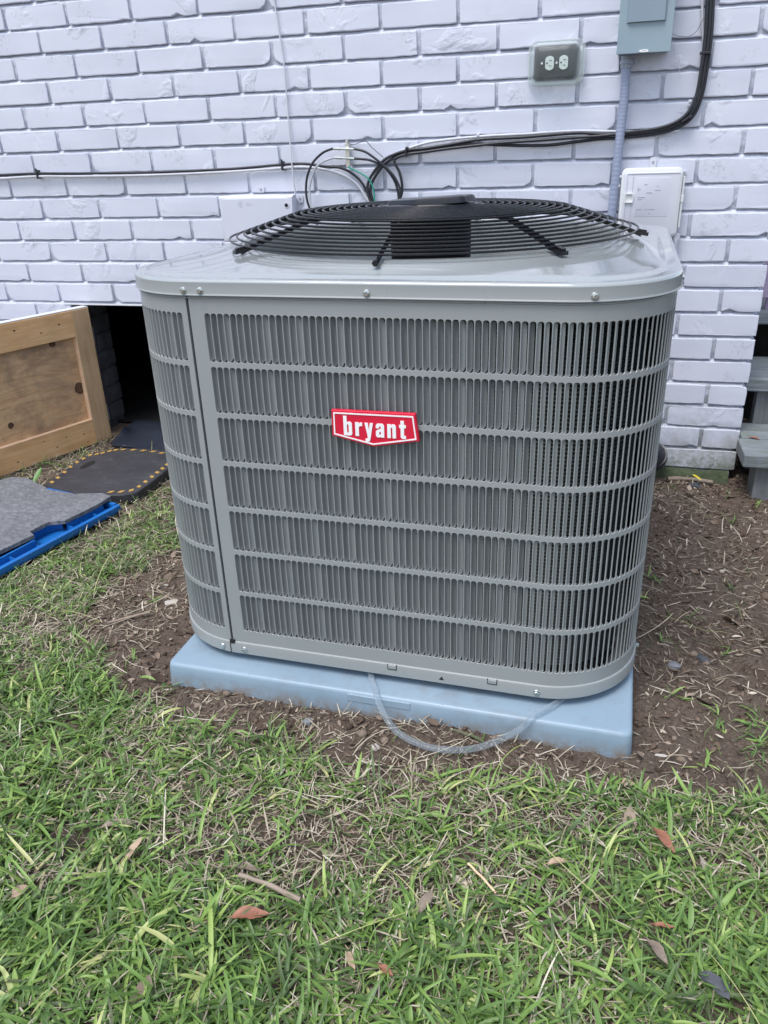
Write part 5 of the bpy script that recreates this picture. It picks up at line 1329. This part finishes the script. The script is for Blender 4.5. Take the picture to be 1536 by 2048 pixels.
# ------------------------------------------------------------------ single leaves, sticks, stones
def leaf(x, y, L, Wd, ang, m, label, curl=.5, z=.012, tilt=0., name='fallen_leaf', cat='leaf', group='fallen leaves on the grass', cup=.35):
    mb = MB(); n = 10; vs = []
    r = random.Random(int(x*1000)+int(-y*1000))
    for i in range(n+1):
        t = i/n; w = Wd*.5*math.sin(PI*min(1, t*.97+.02))**.75*(1-.25*t)
        zc = curl*L*.11*math.sin(PI*t)+tilt*(t-.5)*L
        for j in range(-2, 3):
            vs.append(((t-.5)*L, w*j/2+r.uniform(-1, 1)*w*.13+.07*L*math.sin(PI*t)*math.cos(3*t), zc+cup*w*(j/2)**2+r.uniform(-.0006, .0006)))
    fs = [(i*5+j, (i+1)*5+j, (i+1)*5+j+1, i*5+j+1) for i in range(n) for j in range(4)]
    mb.add(vs, fs); mb.add([(a, b, c-.0005) for a, b, c in vs], [tuple(reversed(q)) for q in fs])
    mb.tube([(-.5*L-.006, 0, 0), (-.5*L+.002, .002, .001)], .0006, 5)
    o = mb.build(name, m, smooth=60, loc=(x, y, float(gheight(x, y))+z)); o.rotation_euler = (0, 0, ang); tag(o, label, cat, group); return o
leaf(1.428, -1.763, .050, .022, .35, M['leafred'], 'russet oak-like leaf lying in the grass left of the bottom centre', z=.024)
leaf(1.097, -1.804, .024, .022, 1.2, M['leaftan'], 'round pale tan leaf at the left edge of the lawn', .3, z=.022)
leaf(1.972, -1.507, .048, .018, -.95, M['leafred'], 'long russet leaf in the grass below the right corner of the pad', z=.022)
leaf(1.824, -1.584, .030, .012, .45, M['leaftan'], 'small curled tan leaf in the grass left of the long russet leaf', .9, z=.024)
leaf(1.580, -1.795, .034, .012, -.95, M['leaftan'], 'narrow upright tan leaf, left one of the pair near the bottom centre', .8, z=.022, tilt=.3)
leaf(1.627, -1.798, .022, .012, -.4, M['leafred'], 'small orange-brown leaf, right one of the pair near the bottom centre', .5, z=.022)
leaf(1.965, -1.650, .026, .009, .1, M['leafred'], 'small flat rust leaf in the grass above the crumpled grey scrap', .3, z=.020)
leaf(1.955, -1.690, .036, .016, -.9, M['leafgrey'], 'curled grey-brown leaf beside the crumpled grey scrap', 1.0, z=.022)
leaf(1.213, -1.700, .038, .014, 1.3, M['leaftan'], 'pale upright leaf scrap in the left part of the lawn', .8, z=.022, tilt=.5)
leaf(1.160, -1.655, .060, .018, .45, M['leafgrey'], 'dull brown leaf half hidden under grass at the left', .6, z=.014)
leaf(1.390, -1.690, .046, .014, .12, M['leafgrey'], 'dark curled leaf lying against the pale stick', 1.0, z=.016)
leaf(1.655, -1.690, .030, .016, 1.2, M['leafgrey'], 'grey dead leaf standing in the grass at the centre', .8, z=.020, tilt=.4)
leaf(1.495, -1.480, .030, .018, .5, M['leafgrey'], 'grey leaf on the bare soil in front of the pad', .4, z=.008)
leaf(1.925, -1.385, .022, .018, .2, M['leaftan'], 'pale tan leaf scrap at the front right corner of the pad', .5, z=.008)
leaf(.140, -.470, .045, .020, 1.5, M['leafgreen'], 'single broad green leaf standing against the foot of the plywood door', .2, z=.045, tilt=.9)
leaf(2.285, -.05, .030, .014, -.5, M['leafred'], 'small rust leaf lying on the lowest porch step', .5, z=.150)
leaf(1.062, -1.330, .030, .012, 1.9, M['leafgreen'], 'broad green blade standing at the front left corner of the pad', .3, z=.022, tilt=-.6)
def stick(x0, y0, x1, y1, r, m, label, z=.016, name='stick', group='sticks on the lawn', bend=.002):
    n = 9; pts = []
    rr = random.Random(int(x0*777))
    for i in range(n):
        t = i/(n-1); pts.append(((t-.5)*(x1-x0), (t-.5)*(y1-y0)+bend*math.sin(PI*t)+rr.uniform(-.0006, .0006), rr.uniform(-.0006, .0006)))
    mb = MB(); mb.tube(pts, [r*rr.uniform(.85, 1.1) for _ in pts], 8); cx_, cy_ = (x0+x1)/2, (y0+y1)/2
    o = mb.build(name, m, smooth=60, loc=(cx_, cy_, float(gheight(cx_, cy_))+z)); tag(o, label, 'stick', group); return o
stick(1.385, -1.703, 1.485, -1.722, .0037, M['twig'], 'pale bare stick lying in the grass left of centre', z=.020)
stick(.815, -1.145, .885, -1.085, .003, M['twig'], 'short split twig on the bare soil left of the air conditioner', z=.006)
stick(1.700, -1.615, 1.745, -1.655, .0018, M['straw'] if False else M['cut'], 'thin straw-coloured stalk in the grass right of centre', z=.024)
stick(2.060, -.055, 2.190, -.060, .007, M['leafgrey'], 'dark bark stick on the soil along the foot of the wall', z=.008, bend=.012)
def stone(x, y, sx, sy, sz, ang, m, label, seed, name='stone', group='stones and chips on the soil', cat='stone', z=0.):
    r = np.random.default_rng(seed); v = iv2*(1+r.uniform(-.42, .28, (len(iv2), 1)) if name == 'scrap' or m == M['darkstone'] else 1+r.uniform(-.25, .2, (len(iv2), 1)))
    v = np.sign(v)*np.abs(v)**.8*np.array([sx, sy, sz])
    mb = MB(); mb.add(v, if2); o = mb.build(name, m, smooth=35, loc=(x, y, float(gheight(x, y))+sz*.4+z)); o.rotation_euler = (0, 0, ang); tag(o, label, cat, group); return o
stone(2.077, -.994, .022, .008, .006, -.85, M['darkstone'], 'dark slate sliver on the bare soil right of the air conditioner', 3)
stone(2.018, -1.033, .013, .009, .006, -.3, M['stone'], 'rounded grey stone just left of the dark slate sliver', 4)
stone(1.979, -1.300, .011, .003, .002, 0, M['palestone'], 'white oblong chip on the soil by the right edge of the pad', 5)
stone(.905, -1.020, .020, .010, .003, .5, M['palestone'], 'flat pale stone on the soil left of the air conditioner', 6)
stone(.846, -.955, .014, .005, .002, .6, M['palestone'], 'slim pale wood chip behind the flat pale stone', 7)
stone(2.021, -1.718, .021, .010, .006, -.5, M['darkstone'], 'crumpled grey scrap in the grass at the bottom right', 8, name='scrap', cat='scrap', group='stones and chips on the soil', z=.020)
stone(1.500, -1.390, .008, .007, .006, .3, M['palestone'], 'tan pebble beside the clear hose loop', 9)
stone(1.366, -1.362, .010, .007, .006, .3, M['stone'], 'brown lump of gravel against the front of the pad', 10)
stone(2.135, -.088, .020, .014, .012, .3, M['darkstone'], 'dark clod below the yellow scrap at the wall foot', 11)
mb = MB(); mb.add([(-.012, .004, .012), (-.004, -.006, .010), (.004, .0, .004), (.014, -.008, .0), (.012, .004, .002), (-.002, .008, .010)], [(0, 1, 2, 5), (2, 3, 4, 5)]); mb.add([(-.012, .004, .0114), (-.004, -.006, .0094), (.004, .0, .0034), (.014, -.008, -.0006), (.012, .004, .0014), (-.002, .008, .0094)], [(5, 2, 1, 0), (5, 4, 3, 2)])
M['yel'] = mat('bright_yellow_scrap', (.75, .62, .03), .4)
tag(mb.build('plastic_scrap', M['yel'], loc=(2.135, -.098, .022)), 'tiny bright yellow scrap on the soil near the house corner', 'scrap')
